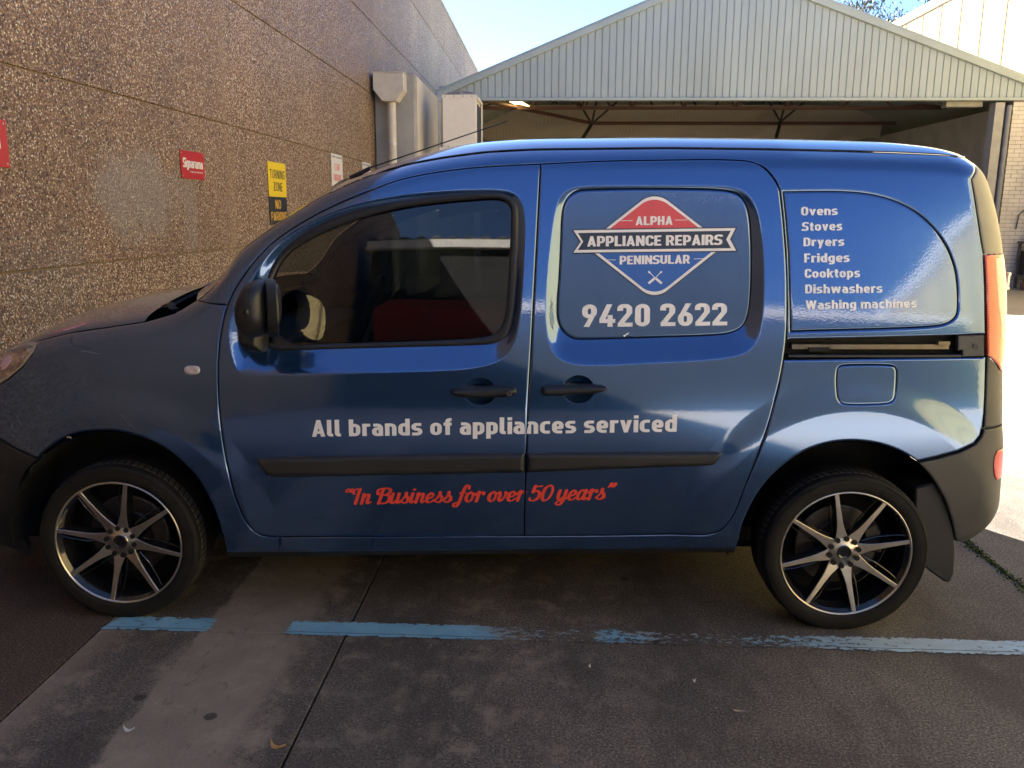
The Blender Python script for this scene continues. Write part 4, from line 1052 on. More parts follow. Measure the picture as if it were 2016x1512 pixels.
# bonnet
xb0=-.80; xb1=at([(285,632)])[0,0]; X=np.linspace(xb0,xb1,36); zn=ZR(X)-.002
bon=loft('bonnet',X,zn,zn+.075+.0*X,PAINT,van,bead=.012,pw=2.6,yoff=.004,fwd=.02)
# cowl and wipers
X=np.linspace(xb1+.004,ws0[0]+.02,10); loft('cowl',X,ZR(X)-.035,ZR(X)+.005,DARKPL,van,bead=.004,yoff=.02)
wc=onY([(345,612),(325,612),(300,630),(352,600)],.28)
MB().tube([(wc[0,0],.30,wc[0,1]),(wc[1,0]-.02,.36,wc[1,1]+.01),(wc[1,0]-.01,.8,wc[1,1]+.06)],.010,8).build('wiper_arm',DARKPL,van,smooth=True)
MB().tube([(wc[3,0]-.01,.24,wc[3,1]+.0),(wc[1,0]-.02,.30,wc[1,1]+.004)],.016,8).build('wiper_arm',DARKPL,van,smooth=True)
# nose: front face
V=[];F=[];m=16
col=[(-.87,.25),(-.90,.35),(-.91,.50),(-.90,.62),(-.885,.72),(-.85,.80),(-.80,float(ZR(-.80))+.0)]
for x,z in col:
    xs_=x; 
    ye=float(S1(np.array([max(x,-.86)]),np.array([z]))[0])
    for k in range(m+1):
        w=k/m; y=ye+(2*YC-2*ye)*w; V.append((max(xs_,-.87)-.12*(1-(2*w-1)**2)+.0,y,z+.05*(1-(2*w-1)**2)*(z>.78)))
for i in range(len(col)-1):
    for k in range(m): a=i*(m+1)+k; F.append((a,a+1,a+m+2,a+m+1))
mesh('nose',V,F,PAINT,van,smooth=True)
# far flank, rear doors, floor
gx=np.linspace(-.86,3.55,110); V=[];F=[]; nz=30
for x in gx:
    zt_=float(ZR(x)); 
    for k in range(nz+1):
        z=.24+(zt_-.24)*k/nz; xx=min(x,float(XE(z))-.002); V.append((xx,2*YC-float(S1(np.array([xx]),np.array([z]))[0]),z))
fwin=(.62,1.62,1.08,1.52)
for i in range(len(gx)-1):
    for k in range(nz):
        zc_=.24+(float(ZR(gx[i]))-.24)*(k+.5)/nz
        if fwin[0]<gx[i]<fwin[1] and fwin[2]<zc_<min(fwin[3],float(ZR(gx[i]))-.12): continue
        if min(math.hypot(gx[i]-AXF,zc_-RZ),math.hypot(gx[i]-AXR,zc_-RZ))<.41: continue
        a=i*(nz+1)+k; F.append((a,a+nz+1,a+nz+2,a+1))
mesh('far_side',V,F,PAINT,van,smooth=True)
zz=np.linspace(_rr[0,1]+.12,_rr[-1,1]-.05,40); V=[];F=[];m=14
for z in zz:
    x=float(XE(z))-.03-.07*min(1,max(0,(z-1.2)/.3)); ye=.172+float(prof(z))+.035
    for k in range(m+1): w=k/m; V.append((x+.02*(1-(2*w-1)**2)-.004-.05*max(0,(z-1.55)/.2)**2,ye+(2*YC-2*ye)*w,z))
for i in range(len(zz)-1):
    for k in range(m): a=i*(m+1)+k; F.append((a,a+1,a+m+2,a+m+1))
rd=mesh('rear_doors',V,F,PAINT,van,smooth=True)
hp=onY([(1983,540),(1983,568)],.28); CHROME=plain('chromed_hinge',(.62,.60,.57),.3,metal=.8)
MB().tube([(hp[0,0]+.012,.30,hp[0,1]+.006),(hp[0,0]+.012,.30,hp[1,1]-.006)],.010,12).build('door_hinge',CHROME,van,smooth=True,auto=.8)
for z in hp[:,1]: MB().tube([(hp[0,0]+.012,.30,z-.004),(hp[0,0]+.012,.30,z+.004)],.0125,12).build('hinge_pin',CHROME,van,smooth=True,auto=.8)
MB().box(hp[0,0]-.05,hp[0,0]+.012,.298,.312,hp[1,1],hp[0,1]).build('hinge_leaf',CHROME,van)
st_=onY([(1975,790),(1975,815)],.2); MB().box(float(XE(st_[0,1]))-.03,float(XE(st_[0,1]))+.012,.24,.27,st_[1,1],st_[0,1]).build('rubber_stop',SEAL,van,bevel=.003)
MB().box(-.6,2.9,.30,2*YC-.30,.21,.24).build('floor_pan',BLACK,van)
# cab interior
TRIM=plain('dark_cab_trim',(.03,.03,.032),.7); REDF=plain('red_fabric',(.85,.03,.04),.85,var=.2); SEATF=plain('charcoal_seat_fabric',(.05,.052,.055),.9)
MB().prism([(.16,.3),(2*YC-.16,.3),(2*YC-.16,1.1),(2*YC-.33,1.66),(.33,1.66),(.16,1.1)],0,1.72,1.78).build('bulkhead',TRIM,van)
MB().box(.25,.60,.20,2*YC-.2,.70,1.02).build('dashboard',TRIM,van,bevel=.05,seg=3)
MB().tube([(.72+.17*math.sin(a)*.35,1.36+.19*math.cos(a),1.03+.18*math.sin(a)) for a in np.linspace(0,6.283,29)],.014,8).build('steering_wheel',TRIM,van,smooth=True)
for y in (.26,1.10):
    s_=MB().box(1.02,1.52,y,y+.50,.52,.68).build('seat',SEATF,van,bevel=.05,seg=3)
    MB().prism([(1.42,.62),(1.60,.62),(1.72,1.18),(1.60,1.20)],1,y+.02,y+.48).build('backrest',SEATF,s_,bevel=.04,seg=3)
    MB().box(1.60,1.70,y+.13,y+.37,1.24,1.42).build('headrest',SEATF,s_,bevel=.03,seg=3)
box=onY([(742,598),(990,598),(742,675)],.40); 
MB().box(box[0,0],1.66,.27,.60,.70,box[0,1]).build('red_bag',REDF,van,bevel=.03,seg=3)
MB().box(1.25,1.7,.46,2*YC-.46,1.60,1.62).build('headlining',plain('grey_headlining',(.25,.25,.24),.9),van)
# far window glass
MB().box(.62,1.62,2*YC-.12,2*YC-.115,1.06,1.54).build('far_window',GLASS,van)

# ---- wing mirror
mp=onY([(471,600),(487,563),(503,550),(524,548),(538,563),(544,600),(543,636),(532,653),(513,663),(494,661),(478,646)],-.10)
cxm,czm=mp[:,0].mean(),mp[:,1].mean()
mir=empty('wing_mirror',(0,0,0),0,van)
V=[];F=[]; R=resample(smooth_closed(mp,2),.012); n=len(R)
layers=[(-.12-.085*math.sin(a),max(.012,math.cos(a)**.75),-.012*math.sin(a)) for a in np.linspace(1.566,0,14)]+[(-.09,1,0),(-.05,.985,0),(-.02,.93,0),(.0,.80,0),(.01,.6,0)]
for y,s,dx in layers:
    for p_ in R: V.append((cxm+(p_[0]-cxm)*s+dx,y,czm+(p_[1]-czm)*s))
for i in range(len(layers)-1):
    for k in range(n): k2=(k+1)%n; F.append((i*n+k,i*n+k2,(i+1)*n+k2,(i+1)*n+k))
F.append(tuple(range(n))); F.append(tuple(len(V)-n+k for k in range(n))[::-1])
mesh('housing',V,F,DARKPL,mir,smooth=True)
xr=mp[:,0].max(); zz0,zz1=mp[:,1].min(),mp[:,1].max(); hm=(zz0+zz1)/2; hh=(zz1-zz0)/2
fr_=[( -.19+.17*(.5+.5*math.cos(a)*(1.0)), hm+hh*.93*math.sin(a)) for a in np.linspace(0,6.283,33)[:-1]]
def superell(yc,zc_,ry,rz_,n=40,p=2.8):
    return [(yc+ry*abs(math.cos(a))**(2/p)*(1 if math.cos(a)>0 else -1),zc_+rz_*abs(math.sin(a))**(2/p)*(1 if math.sin(a)>0 else -1)) for a in np.linspace(0,2*math.pi,n+1)[:-1]]
def sheared(mb):
    mb.V=[(x-(y+.10)*.34,y,z) for x,y,z in mb.V]; return mb
sheared(MB().prism(superell(-.10,hm,.095,hh*.97),0,xr-.035,xr+.002)).build('mirror_rim',DARKPL,mir,bevel=.004)
sheared(MB().prism(superell(-.10,hm,.083,hh*.86),0,xr+.0025,xr+.0045)).build('mirror_glass',MIRROR,mir)
base=at([(470,646),(472,668),(480,682),(494,691),(522,694),(524,660),(527,640),(500,600),(480,600)])
V=[];F=[]; n=len(base)
for s,d in ((1.0,0.035),(1.0,-.012),(.85,-.035),(.55,-.06)):
    c_=base.mean(0)
    for p_ in base:
        q_=c_+(p_-c_)*s; V.append((q_[0],float(S1(np.array([q_[0]]),np.array([q_[1]]))[0])+d+0.0,q_[1]))
for i in range(3):
    for k in range(n): k2=(k+1)%n; F.append((i*n+k,i*n+k2,(i+1)*n+k2,(i+1)*n+k))
F.append(tuple(3*n+k for k in range(n))); MB().add(V,F).build('mirror_mount',DARKPL,mir,bevel=.006,seg=2,auto=.9)
# ---- aerial
ab=onY([(690,347),(735,331)],HALF); tipp=onY([(1000,238)],HALF); 
MB().tube([(ab[0,0],HALF,ab[0,1]-.01),(ab[0,0]+.09,HALF,ab[1,1]-.0)],[.013,.009],10).build('aerial_base',SEAL,van,smooth=True)
MB().tube([(ab[0,0]+.06,HALF,ab[1,1]-.008),(tipp[0,0],HALF,tipp[0,1])],[.0035,.0022],8).build('aerial',SEAL,van,smooth=True)

# small scars in the lacquer
SCAR=make_vinyl('bare_scratch',(.16,.16,.20),.4)
def scar(P,mat,wd,name,par,off=-.0006):
    q=at(P); polys=[]
    for a,b in zip(q[:-1],q[1:]):
        d=b-a; nn_=np.array([-d[1],d[0]])/(np.linalg.norm(d)+1e-9)*wd; polys.append(np.array([a-nn_,b-nn_*.4,b+nn_*.4,a+nn_]))
    SCARS.append((name,polys,mat,par,off))
SCARS=[]
scar([(238,816),(250,830),(268,845)],SCAR,.0009,'scratch',van)
scar([(160,691),(178,693),(195,697)],SCAR,.0016,'scratch',van)
scar([(132,861),(138,860),(141,863)],make_vinyl('bare_primer',(.5,.38,.3),.6),.004,'paint_chip',van,-.0012)
scar([(1230,665),(1236,661),(1241,658)],V_WHITE,.003,'bird_dropping',sdo,-.0022)

# ================================================================== TREES AND SMALL THINGS
BARK=plain('pale_gum_bark',(.17,.14,.11),.85,world=True,var=.3,scale=3)
def make_leaf():
    m,nt,b=newmat('gum_leaves'); v=coords(nt,world=True)
    nt.links.new(ramp(nt,noise(nt,v,1.4,5,.7),[(.3,(.030,.042,.020)),(.55,(.065,.08,.035)),(.8,(.13,.125,.05))]),b.inputs['Base Color'])
    b.inputs['Roughness'].default_value=.5; b.inputs['Transmission Weight'].default_value=0; return m
GUM=make_leaf()
def gum_tree(x,y,h,spread,label,seed,n=2600):
    r=np.random.default_rng(seed); t=empty('gum_tree',(x,y,0)); tag(t,label,'tree','gum trees beyond the shed roof')
    mb=MB(); tips=[]
    top=Vector((r.uniform(-.5,.5),0,h*.55)); mb.tube([(0,0,0),(.2,0,h*.3),top],[.32,.25,.18],10)
    for k in range(13):
        a=r.uniform(0,6.28); e=r.uniform(.5,1.25); L=r.uniform(.28,.48)*h; base=Vector((.2,0,h*.3)).lerp(top,r.uniform(.2,1))
        d=Vector((math.cos(a)*math.cos(e)*spread,math.sin(a)*math.cos(e),math.sin(e))); p1=base+d*L*.5+Vector((0,0,L*.05)); p2=base+d*L
        mb.tube([base,p1,p2],[.12,.07,.025],6)
        for q in range(5):
            s=p1.lerp(p2,r.uniform(0,1)); d2=Vector((r.normal(),r.normal(),r.uniform(.1,1.1))).normalized()*r.uniform(.8,1.9); mb.tube([s,s+d2*.6,s+d2],[.035,.022,.01],5); tips.append(s+d2); tips.append(s+d2*.7)
    mb.build('trunk',BARK,t,smooth=True)
    V=[];F=[]
    for k in range(n):
        c=tips[r.integers(len(tips))]; o=Vector((r.normal(0,.42),r.normal(0,.42),r.normal(-.1,.30)))
        p=c+o; d=Vector((r.normal(0,.5),r.normal(0,.5),-abs(r.normal(.6,.4)))).normalized()*r.uniform(.16,.32); w=Vector((r.normal(),r.normal(),0)).normalized()*r.uniform(.03,.055)
        i=len(V); V+=[p,p+d*.5+w,p+d,p+d*.5-w]; F.append((i,i+1,i+2,i+3))
    me=mesh('crown',V,F,GUM,t); me['kind']='stuff'
gum_tree(17.6,58,18.5,1.0,'gum tree with a bright-edged open crown, leftmost behind the shed roof',11,9000)
gum_tree(20.4,60,18.2,.9,'slender gum tree, middle one behind the shed roof',5,7500)
gum_tree(23.6,64,16.4,.9,'lower dark gum tree nearest the cream building parapet',8,9000)
# fallen leaves and litter
LEAFD=plain('dry_gum_leaf',(.50,.29,.10),.6,world=True,var=.2); LITTER=plain('paper_scrap',(.62,.60,.56),.8,world=True)
def leaf_at(x,y,L,wd,ang,bend,mat,label,cat='leaf'):
    V=[];F=[];n=8
    for i in range(n+1):
        t=i/n; u=(t-.5)*L; off=bend*(1-(2*t-1)**2); h=wd*math.sin(math.pi*min(max(t,.02),.98)); z=.004+.010*(2*t-1)**2
        for s in (-1,1): 
            px_,py_=u,off+s*h; V.append((x+px_*math.cos(ang)-py_*math.sin(ang),y+px_*math.sin(ang)+py_*math.cos(ang),z+.002*s))
    for i in range(n): F.append((2*i,2*i+2,2*i+3,2*i+1))
    V+= [(a,b,c-.0012) for a,b,c in V]; m=2*(n+1); F+=[tuple(k+m for k in reversed(f)) for f in F]
    o=mesh('fallen_leaf' if cat=='leaf' else 'paper_scrap',V,F,mat); tag(o,label,cat); return o
leaf_at(-.775,2.145,.062,.006,-.5,-.016,LEAFD,'curved orange dry gum leaf on the concrete between stripe and joint')
leaf_at(-1.245,2.19,.042,.004,-.25,-.006,LITTER,'small curled white scrap on the ground at lower left','scrap')
leaf_at(.62,2.375,.055,.003,.0,.010,plain('grey_twig',(.23,.19,.16),.8),'thin grey gum leaf on the dark concrete','leaf')
leaf_at(.50,2.55,.012,.004,.3,0,LITTER,'tiny white chip beside the thin grey leaf','scrap')
leaf_at(.155,2.62,.010,.004,.9,0,LITTER,'tiny white chip on the dark concrete below the blue line','scrap')
leaf_at(2.36,4.9,.05,.004,.1,.0,LITTER,'white scrap in the shade behind the van tail','scrap')
# moss along the right-hand joint
MOSS=plain('green_moss',(.075,.11,.022),.95,world=True,var=.4,scale=40)
V=[];F=[]
r=np.random.default_rng(4)
for k in range(2600):
    y=r.uniform(2.6,5.4); x=2.005+r.normal(0,.010+.008*math.sin(y*7)**2); s=r.uniform(.003,.007); h=r.uniform(.004,.012)
    a=r.uniform(0,6.28); i=len(V); V+=[(x-s*math.cos(a),y-s*math.sin(a),0.0005),(x+s*math.cos(a),y+s*math.sin(a),0.0005),(x+r.normal(0,.003),y+r.normal(0,.003),h)]; F.append((i,i+1,i+2))
o=mesh('moss',V,F,MOSS); tag(o,kind='stuff')
# grit and crumbs scattered over the slab
GRIT=plain('pale_grit',(.36,.31,.26),.9,world=True,var=.5,scale=60)
V=[];F=[]
for k in range(9000):
    y=r.uniform(1.7,5.5)**1.0; x=r.uniform(-1.9,2.6); s=abs(r.normal(0,.0007))+.0004
    i=len(V); V+=[(x-s,y-s,.0),(x+s,y-s*.7,.0),(x+s*.4,y+s,.0),(x,y,s*1.1)]; F+=[(i,i+1,i+3),(i+1,i+2,i+3),(i+2,i,i+3)]
o=mesh('grit',V,F,GRIT); tag(o,kind='stuff')

# ================================================================== LETTERING
def fillet(pts,r,closed=False,n=7):
    pts=[np.array(p,float) for p in pts]; m=len(pts); out=[]
    for i,p in enumerate(pts):
        rr=r[i] if hasattr(r,'__len__') else r
        if (not closed and i in (0,m-1)) or rr<=1e-4: out.append(p); continue
        a=pts[i-1]-p; b=pts[(i+1)%m]-p; la,lb=np.linalg.norm(a),np.linalg.norm(b); a/=la;b/=lb
        c=np.clip(a@b,-1,1); th=math.acos(c)
        if th>3.1: out.append(p); continue
        d=min(rr/math.tan(th/2),la*.499,lb*.499); rad=d*math.tan(th/2)
        p1=p+a*d; p2=p+b*d; ctr=p+(a+b)/np.linalg.norm(a+b)*rad/math.sin(th/2)
        v1=p1-ctr; v2=p2-ctr; w=math.acos(np.clip(v1@v2/(rad*rad+1e-12),-1,1))
        for k in range(n+1):
            t=k/n
            out.append(ctr+(v1*math.sin((1-t)*w)+v2*math.sin(t*w))/max(math.sin(w),1e-6) if w>1e-4 else p)
    return np.array(out)
def stroke(P,hx,hy,closed=False):
    """outline polygons (one quad per segment) of an elliptical-pen stroke"""
    P=np.array(P,float); m=len(P)
    if closed: T=np.roll(P,-1,0)-np.roll(P,1,0)
    else:
        T=np.empty_like(P); T[1:-1]=P[2:]-P[:-2]; T[0]=P[1]-P[0]; T[-1]=P[-1]-P[-2]
    seg=(np.roll(P,-1,0)-P); 
    T/=np.linalg.norm(T,axis=1,keepdims=True)+1e-12; Nn=np.stack([-T[:,1],T[:,0]],1)
    if not hasattr(hx,'__len__'): off=Nn*[hx,hy]
    else: off=Nn*np.array(hx)[:,None]
    # mitre at hard corners
    for i in range(m):
        if not closed and i in (0,m-1): continue
        a=P[i]-P[i-1]; b=P[(i+1)%m]-P[i]; a=a/(np.linalg.norm(a)+1e-12);b=b/(np.linalg.norm(b)+1e-12); c=math.sqrt(max(.2,(1+a@b)/2)); off[i]=off[i]/c
    L=P+off;R=P-off; out=[]
    for i in range(m if closed else m-1):
        j=(i+1)%m; out.append(np.array([L[i],L[j],R[j],R[i]]))
    return out
HX,HY=.112,.086
def RP(pts,r=.2,closed=False): return ('s',pts,r,closed)
def DG(x0,y0,x1,y1,w=.22): return ('p',[(x0-w/2,y0),(x0+w/2,y0),(x1+w/2,y1),(x1-w/2,y1)])
def BX(x0,y0,x1,y1): return ('p',[(x0,y0),(x1,y0),(x1,y1),(x0,y1)])
XH=.735
def make_glyphs(a_,h_):
    bowl=lambda w,x0=0: RP([(x0+a_,h_),(x0+w-a_,h_),(x0+w-a_,XH-h_),(x0+a_,XH-h_)],.20,True)
    return {
'a':(.55,[RP([(.06,XH-h_),(.55-a_,XH-h_),(.55-a_,0)],.2),RP([(.55-a_,.435),(a_,.435),(a_,h_*.9),(.55-a_,h_*.9)],.14)]),
'b':(.57,[BX(0,0,2*a_,1),bowl(.57)]),
'c':(.50,[RP([(.49,XH-h_),(a_,XH-h_),(a_,h_),(.49,h_)],.2)]),
'd':(.57,[BX(.57-2*a_,0,.57,1),bowl(.57)]),
'e':(.56,[RP([(.50,h_),(a_,h_),(a_,XH-h_),(.56-a_,XH-h_),(.56-a_,.345),(a_,.345)],[0,.2,.2,.2,.02,0])]),
'f':(.40,[RP([(.40,1-h_),(.2,1-h_),(.2,0)],.13),BX(.0,XH-2*h_,.40,XH)]),
'g':(.57,[bowl(.57),RP([(.57-a_,XH),(.57-a_,-.16),(.06,-.16)],.16)]),
'h':(.57,[BX(0,0,2*a_,1),RP([(a_,XH-h_),(.57-a_,XH-h_),(.57-a_,0)],.18)]),
'i':(.205,[BX(0,0,2*a_,XH),BX(0,.82,2*a_,1)]),
'k':(.56,[BX(0,0,2*a_,1),('p',[(.16,.36),(.36,XH),(.60,XH),(.30,.26)]),('p',[(.22,.36),(.36,.50),(.60,0),(.36,0)])]),
'l':(.30,[RP([(a_,1),(a_,h_),(.30,h_)],.13)]),
'm':(.90,[BX(0,0,2*a_,XH),RP([(a_,XH-h_),(.45,XH-h_),(.45,0)],.16),RP([(.45,XH-h_),(.90-a_,XH-h_),(.90-a_,0)],.16)]),
'n':(.57,[BX(0,0,2*a_,XH),RP([(a_,XH-h_),(.57-a_,XH-h_),(.57-a_,0)],.18)]),
'o':(.57,[bowl(.57)]),
'p':(.57,[BX(0,-.25,2*a_,XH),bowl(.57)]),
'q':(.57,[BX(.57-2*a_,-.25,.57,XH),bowl(.57)]),
'r':(.40,[BX(0,0,2*a_,XH),RP([(a_,.50),(a_,XH-h_),(.41,XH-h_)],.14)]),
's':(.52,[RP([(.48,XH-h_),(.1,XH-h_),(.1,XH/2+.01),(.42,XH/2-.01),(.42,h_),(.02,h_)],.135)]),
't':(.38,[RP([(.19,.93),(.19,h_),(.38,h_)],.12),BX(.0,XH-2*h_,.38,XH)]),
'u':(.57,[RP([(a_,XH),(a_,h_),(.57-a_,h_)],.18),BX(.57-2*a_,0,.57,XH)]),
'v':(.58,[('p',[(0,XH),(.215,XH),(.385,0),(.20,0)]),('p',[(.58,XH),(.365,XH),(.20,0),(.385,0)])]),
'w':(.88,[('p',[(0,XH),(.205,XH),(.33,0),(.15,0)]),('p',[(.53,XH),(.35,XH),(.15,0),(.33,0)]),('p',[(.35,XH),(.53,XH),(.73,0),(.55,0)]),('p',[(.88,XH),(.675,XH),(.55,0),(.73,0)])]),
'y':(.58,[('p',[(0,XH),(.215,XH),(.40,.02),(.22,-.02)]),('p',[(.58,XH),(.365,XH),(.10,-.25),(.315,-.25)])]),
'A':(.66,[('p',[(0,0),(.215,0),(.43,1),(.235,1)]),('p',[(.66,0),(.445,0),(.23,1),(.43,1)]),BX(.14,.17,.52,.33)]),
'B':(.60,[RP([(a_,h_),(.60-a_,h_),(.60-a_,.51),(a_,.51),(a_,1-h_),(.57-a_,1-h_),(.57-a_,.51),(.2,.51)],[0,.18,.15,0,0,.18,.15,0]),BX(0,0,2*a_,1)]),
'C':(.58,[RP([(.60-a_,.68),(.60-a_,1-h_),(a_,1-h_),(a_,h_),(.60-a_,h_),(.60-a_,.32)],.22)]),
'D':(.61,[RP([(a_,h_),(.61-a_,h_),(.61-a_,1-h_),(a_,1-h_)],[.01,.24,.24,.01],True)]),
'E':(.52,[BX(0,0,2*a_,1),BX(.1,0,.52,2*h_),BX(.1,1-2*h_,.52,1),BX(.1,.42,.47,.58)]),
'F':(.52,[BX(0,0,2*a_,1),BX(.1,1-2*h_,.52,1),BX(.1,.40,.47,.56)]),
'G':(.60,[RP([(.60-a_,.74),(.60-a_,1-h_),(a_,1-h_),(a_,h_),(.60-a_,h_),(.60-a_,.46),(.32,.46)],[.2,.22,.22,.22,.22,0,0])]),
'H':(.61,[BX(0,0,2*a_,1),BX(.61-2*a_,0,.61,1),BX(.1,.42,.5,.58)]),
'I':(.205,[BX(0,0,2*a_,1)]),
'K':(.62,[BX(0,0,2*a_,1),('p',[(.15,.42),(.40,1),(.63,1),(.30,.36)]),('p',[(.22,.48),(.38,.62),(.66,0),(.42,0)])]),
'L':(.52,[BX(0,0,2*a_,1),BX(.1,0,.52,2*h_)]),
'N':(.64,[BX(0,0,2*a_,1),BX(.64-2*a_,0,.64,1),('p',[(0,1),(.215,1),(.64,0),(.425,0)])]),
'O':(.62,[RP([(a_,h_),(.62-a_,h_),(.62-a_,1-h_),(a_,1-h_)],.24,True)]),
'P':(.59,[BX(0,0,2*a_,1),RP([(a_,.39),(.59-a_,.39),(.59-a_,1-h_),(a_,1-h_)],[0,.2,.2,0])]),
'R':(.61,[BX(0,0,2*a_,1),RP([(a_,.42),(.59-a_,.42),(.59-a_,1-h_),(a_,1-h_)],[0,.19,.19,0]),('p',[(.25,.46),(.45,.46),(.63,0),(.41,0)])]),
'S':(.58,[RP([(.55,.80),(.50,1-h_),(.1,1-h_),(.1,.52),(.48,.48),(.48,h_),(.08,h_),(.02,.20)],.17)]),
'T':(.56,[BX(.28-a_,0,.28+a_,1),BX(0,1-2*h_,.56,1)]),
'U':(.62,[RP([(a_,1),(a_,h_),(.62-a_,h_),(.62-a_,1)],.22)]),
'W':(.96,[('p',[(0,1),(.21,1),(.37,0),(.17,0)]),('p',[(.575,1),(.385,1),(.17,0),(.37,0)]),('p',[(.385,1),(.575,1),(.79,0),(.59,0)]),('p',[(.96,1),(.75,1),(.59,0),(.79,0)])]),
'Y':(.62,[('p',[(0,1),(.225,1),(.415,.40),(.215,.40)]),('p',[(.62,1),(.395,1),(.205,.40),(.405,.40)]),BX(.31-a_,0,.31+a_,.46)]),
'Z':(.56,[BX(0,0,.56,2*h_),BX(.02,1-2*h_,.55,1),('p',[(0,.14),(.24,.14),(.56,.86),(.31,.86)])]),
'0':(.58,[RP([(a_,h_),(.58-a_,h_),(.58-a_,1-h_),(a_,1-h_)],.22,True)]),
'2':(.57,[RP([(a_-.02,.70),(a_-.02,1-h_),(.56-a_,1-h_),(.56-a_,.62)],.2),('p',[(.0,.155),(.245,.155),(.56,.60),(.555,.66),(.37,.66)]),BX(0,0,.58,2*h_)]),
'4':(.62,[('p',[(.28,1),(.50,1),(.235,.34),(.0,.34)]),BX(0,.17,.62,.34),BX(.32,0,.52,.52)]),
'6':(.58,[RP([(a_,h_),(.58-a_,h_),(.58-a_,.62-h_),(a_,.62-h_)],.19,True),('p',[(.29,1),(.52,1),(.28,.55),(.03,.42)])]),
'9':(.58,[RP([(a_,1-h_),(.58-a_,1-h_),(.58-a_,.38+h_),(a_,.38+h_)],.19,True),('p',[(.29,0),(.06,0),(.30,.45),(.55,.58)])]),
'.':(.2,[BX(0,0,.2,.2)]),' ':(.22,[]),
}

GLY=make_glyphs(HX,HY); GLY_THIN=make_glyphs(.072,.062)
def text_polys(txt,track=.085,thin=False):
    x=0;out=[]
    for ch in txt:
        w,items=(GLY_THIN if thin else GLY)[ch]; px_,py_=(.072,.062) if thin else (HX,HY)
        for it in items:
            if it[0]=='s':
                P=fillet(it[1],it[2],it[3]); qs=stroke(P,px_,py_,it[3])
            else: qs=[np.array(it[1],float)]
            out+= [(q+[x,0]) for q in qs]
        x+=w+track
    return out,x-track
def tri_union(polys,h=None):
    """triangulate the union of many small convex polygons"""
    pts=[];edges=[];Q=[]
    for q in polys:
        ar=.5*np.sum(q[:,0]*np.roll(q[:,1],-1)-np.roll(q[:,0],-1)*q[:,1])
        if abs(ar)<1e-9: continue
        n=len(pts); m=len(q); edges+=[(n+k,n+(k+1)%m) for k in range(m)]; pts+= [Vector((float(a),float(b))) for a,b in q]; Q.append(q)
    if h:
        P=np.array([(p.x,p.y) for p in pts]); lo=P.min(0);hi=P.max(0)
        gx,gz=np.meshgrid(np.arange(lo[0],hi[0],h),np.arange(lo[1],hi[1],h)); pts+= [Vector((float(a),float(b))) for a,b in zip(gx.ravel(),gz.ravel())]
    v,e,f,_,_,fo=delaunay_2d_cdt(pts,edges,[],0,1e-7)
    v=np.array([(p.x,p.y) for p in v]); f=np.array(f); c=v[f].mean(1); ins=np.zeros(len(c),bool)
    for q in Q:
        lo=q.min(0);hi=q.max(0); k=np.where((c[:,0]>=lo[0])&(c[:,0]<=hi[0])&(c[:,1]>=lo[1])&(c[:,1]<=hi[1])&~ins)[0]
        if len(k)==0: continue
        B=np.roll(q,-1,0); p=c[k]; cnt=np.zeros(len(k),int)
        for a,b in zip(q,B):
            cr=(a[1]>p[:,1])!=(b[1]>p[:,1]); xi=a[0]+(p[:,1]-a[1])*(b[0]-a[0])/((b[1]-a[1]) if abs(b[1]-a[1])>1e-12 else 1e-12); cnt+=cr&(p[:,0]<xi)
        ins[k[cnt%2==1]]=True
    return v,[tuple(int(i) for i in t) for t in f[ins]]
def decal(name,polys,mat,parent,Sf,off,skip=None,h=.02):
    v,f=tri_union(polys,h)
    if skip is not None:
        f=[t for t in f if not skip(np.mean([v[i] for i in t],0))]
    used=sorted({i for t in f for i in t}); mp={i:k for k,i in enumerate(used)}; v=v[used]; f=[tuple(mp[i] for i in t) for t in f]
    y=Sf(v[:,0],v[:,1])+off; nr=normals_of(Sf,v[:,0],v[:,1])
    F=[]
    for t in f:
        a,b,c=v[t[0]],v[t[1]],v[t[2]]; cr=(b[0]-a[0])*(c[1]-a[1])-(b[1]-a[1])*(c[0]-a[0]); F.append(t if cr>0 else t[::-1])
    return mesh(name,np.stack([v[:,0],y,v[:,1]],1),F,mat,parent,smooth=True,normals=nr)
def px_text(txt,p0,p1,top,mat,parent,name='lettering',track=.085,off=-.0009,skip=None,label=None,slant=0):
    """baseline from pixel p0 to p1, cap height to the point above p0"""
    q=atS([p0,p1,top]); polys,w=text_polys(txt,track); X=(q[1]-q[0])/w; H=q[2]-q[0]; H=np.array([H[0]*0+slant*H[1],H[1]])
    out=[q[0]+p[:,:1]*X+p[:,1:]*H for p in polys]
    o=decal(name,out,mat,parent,S,off,skip,.02)
    if label: o['label']=label
    return o
seamx=lambda z: np.interp(z,mid[::-1,1],mid[::-1,0])
cut=lambda c: abs(c[0]-seamx(c[1]))<.0032
fd_=lambda c: c[0]>seamx(c[1])-.0032
sd_=lambda c: c[0]<seamx(c[1])+.0032
for par,sk in ((door,fd_),(sdo,sd_)):
    px_text('All brands of appliances serviced',(614.5,859.8),(1332,849.8),(614.5,827),V_WHITE,par,skip=sk,track=.09,label='white words All brands of appliances serviced')
# service list and phone number
for t,x0,y0,x1,y1,ty in (('Ovens',1577,424.3,1649,423.3,407),('Stoves',1579,454.6,1658,453.4,437.3),('Dryers',1581.5,485,1662,484,467.7),('Fridges',1583,516.8,1672.6,515.6,499.2),('Cooktops',1584,547,1693,545.8,529.5),('Dishwashers',1585,577.7,1737,576.4,560),('Washing machines',1586,608.8,1804.5,605.3,591.5)):
    px_text(t,(x0,y0),(x1,y1),(x0,ty),V_WHITE,ups,skip=None,track=.09)
px_text('9420 2622',(1145.5,643.6),(1431,640.4),(1145.5,599.5),V_WHITE,sdo,track=.10,off=-.0022)
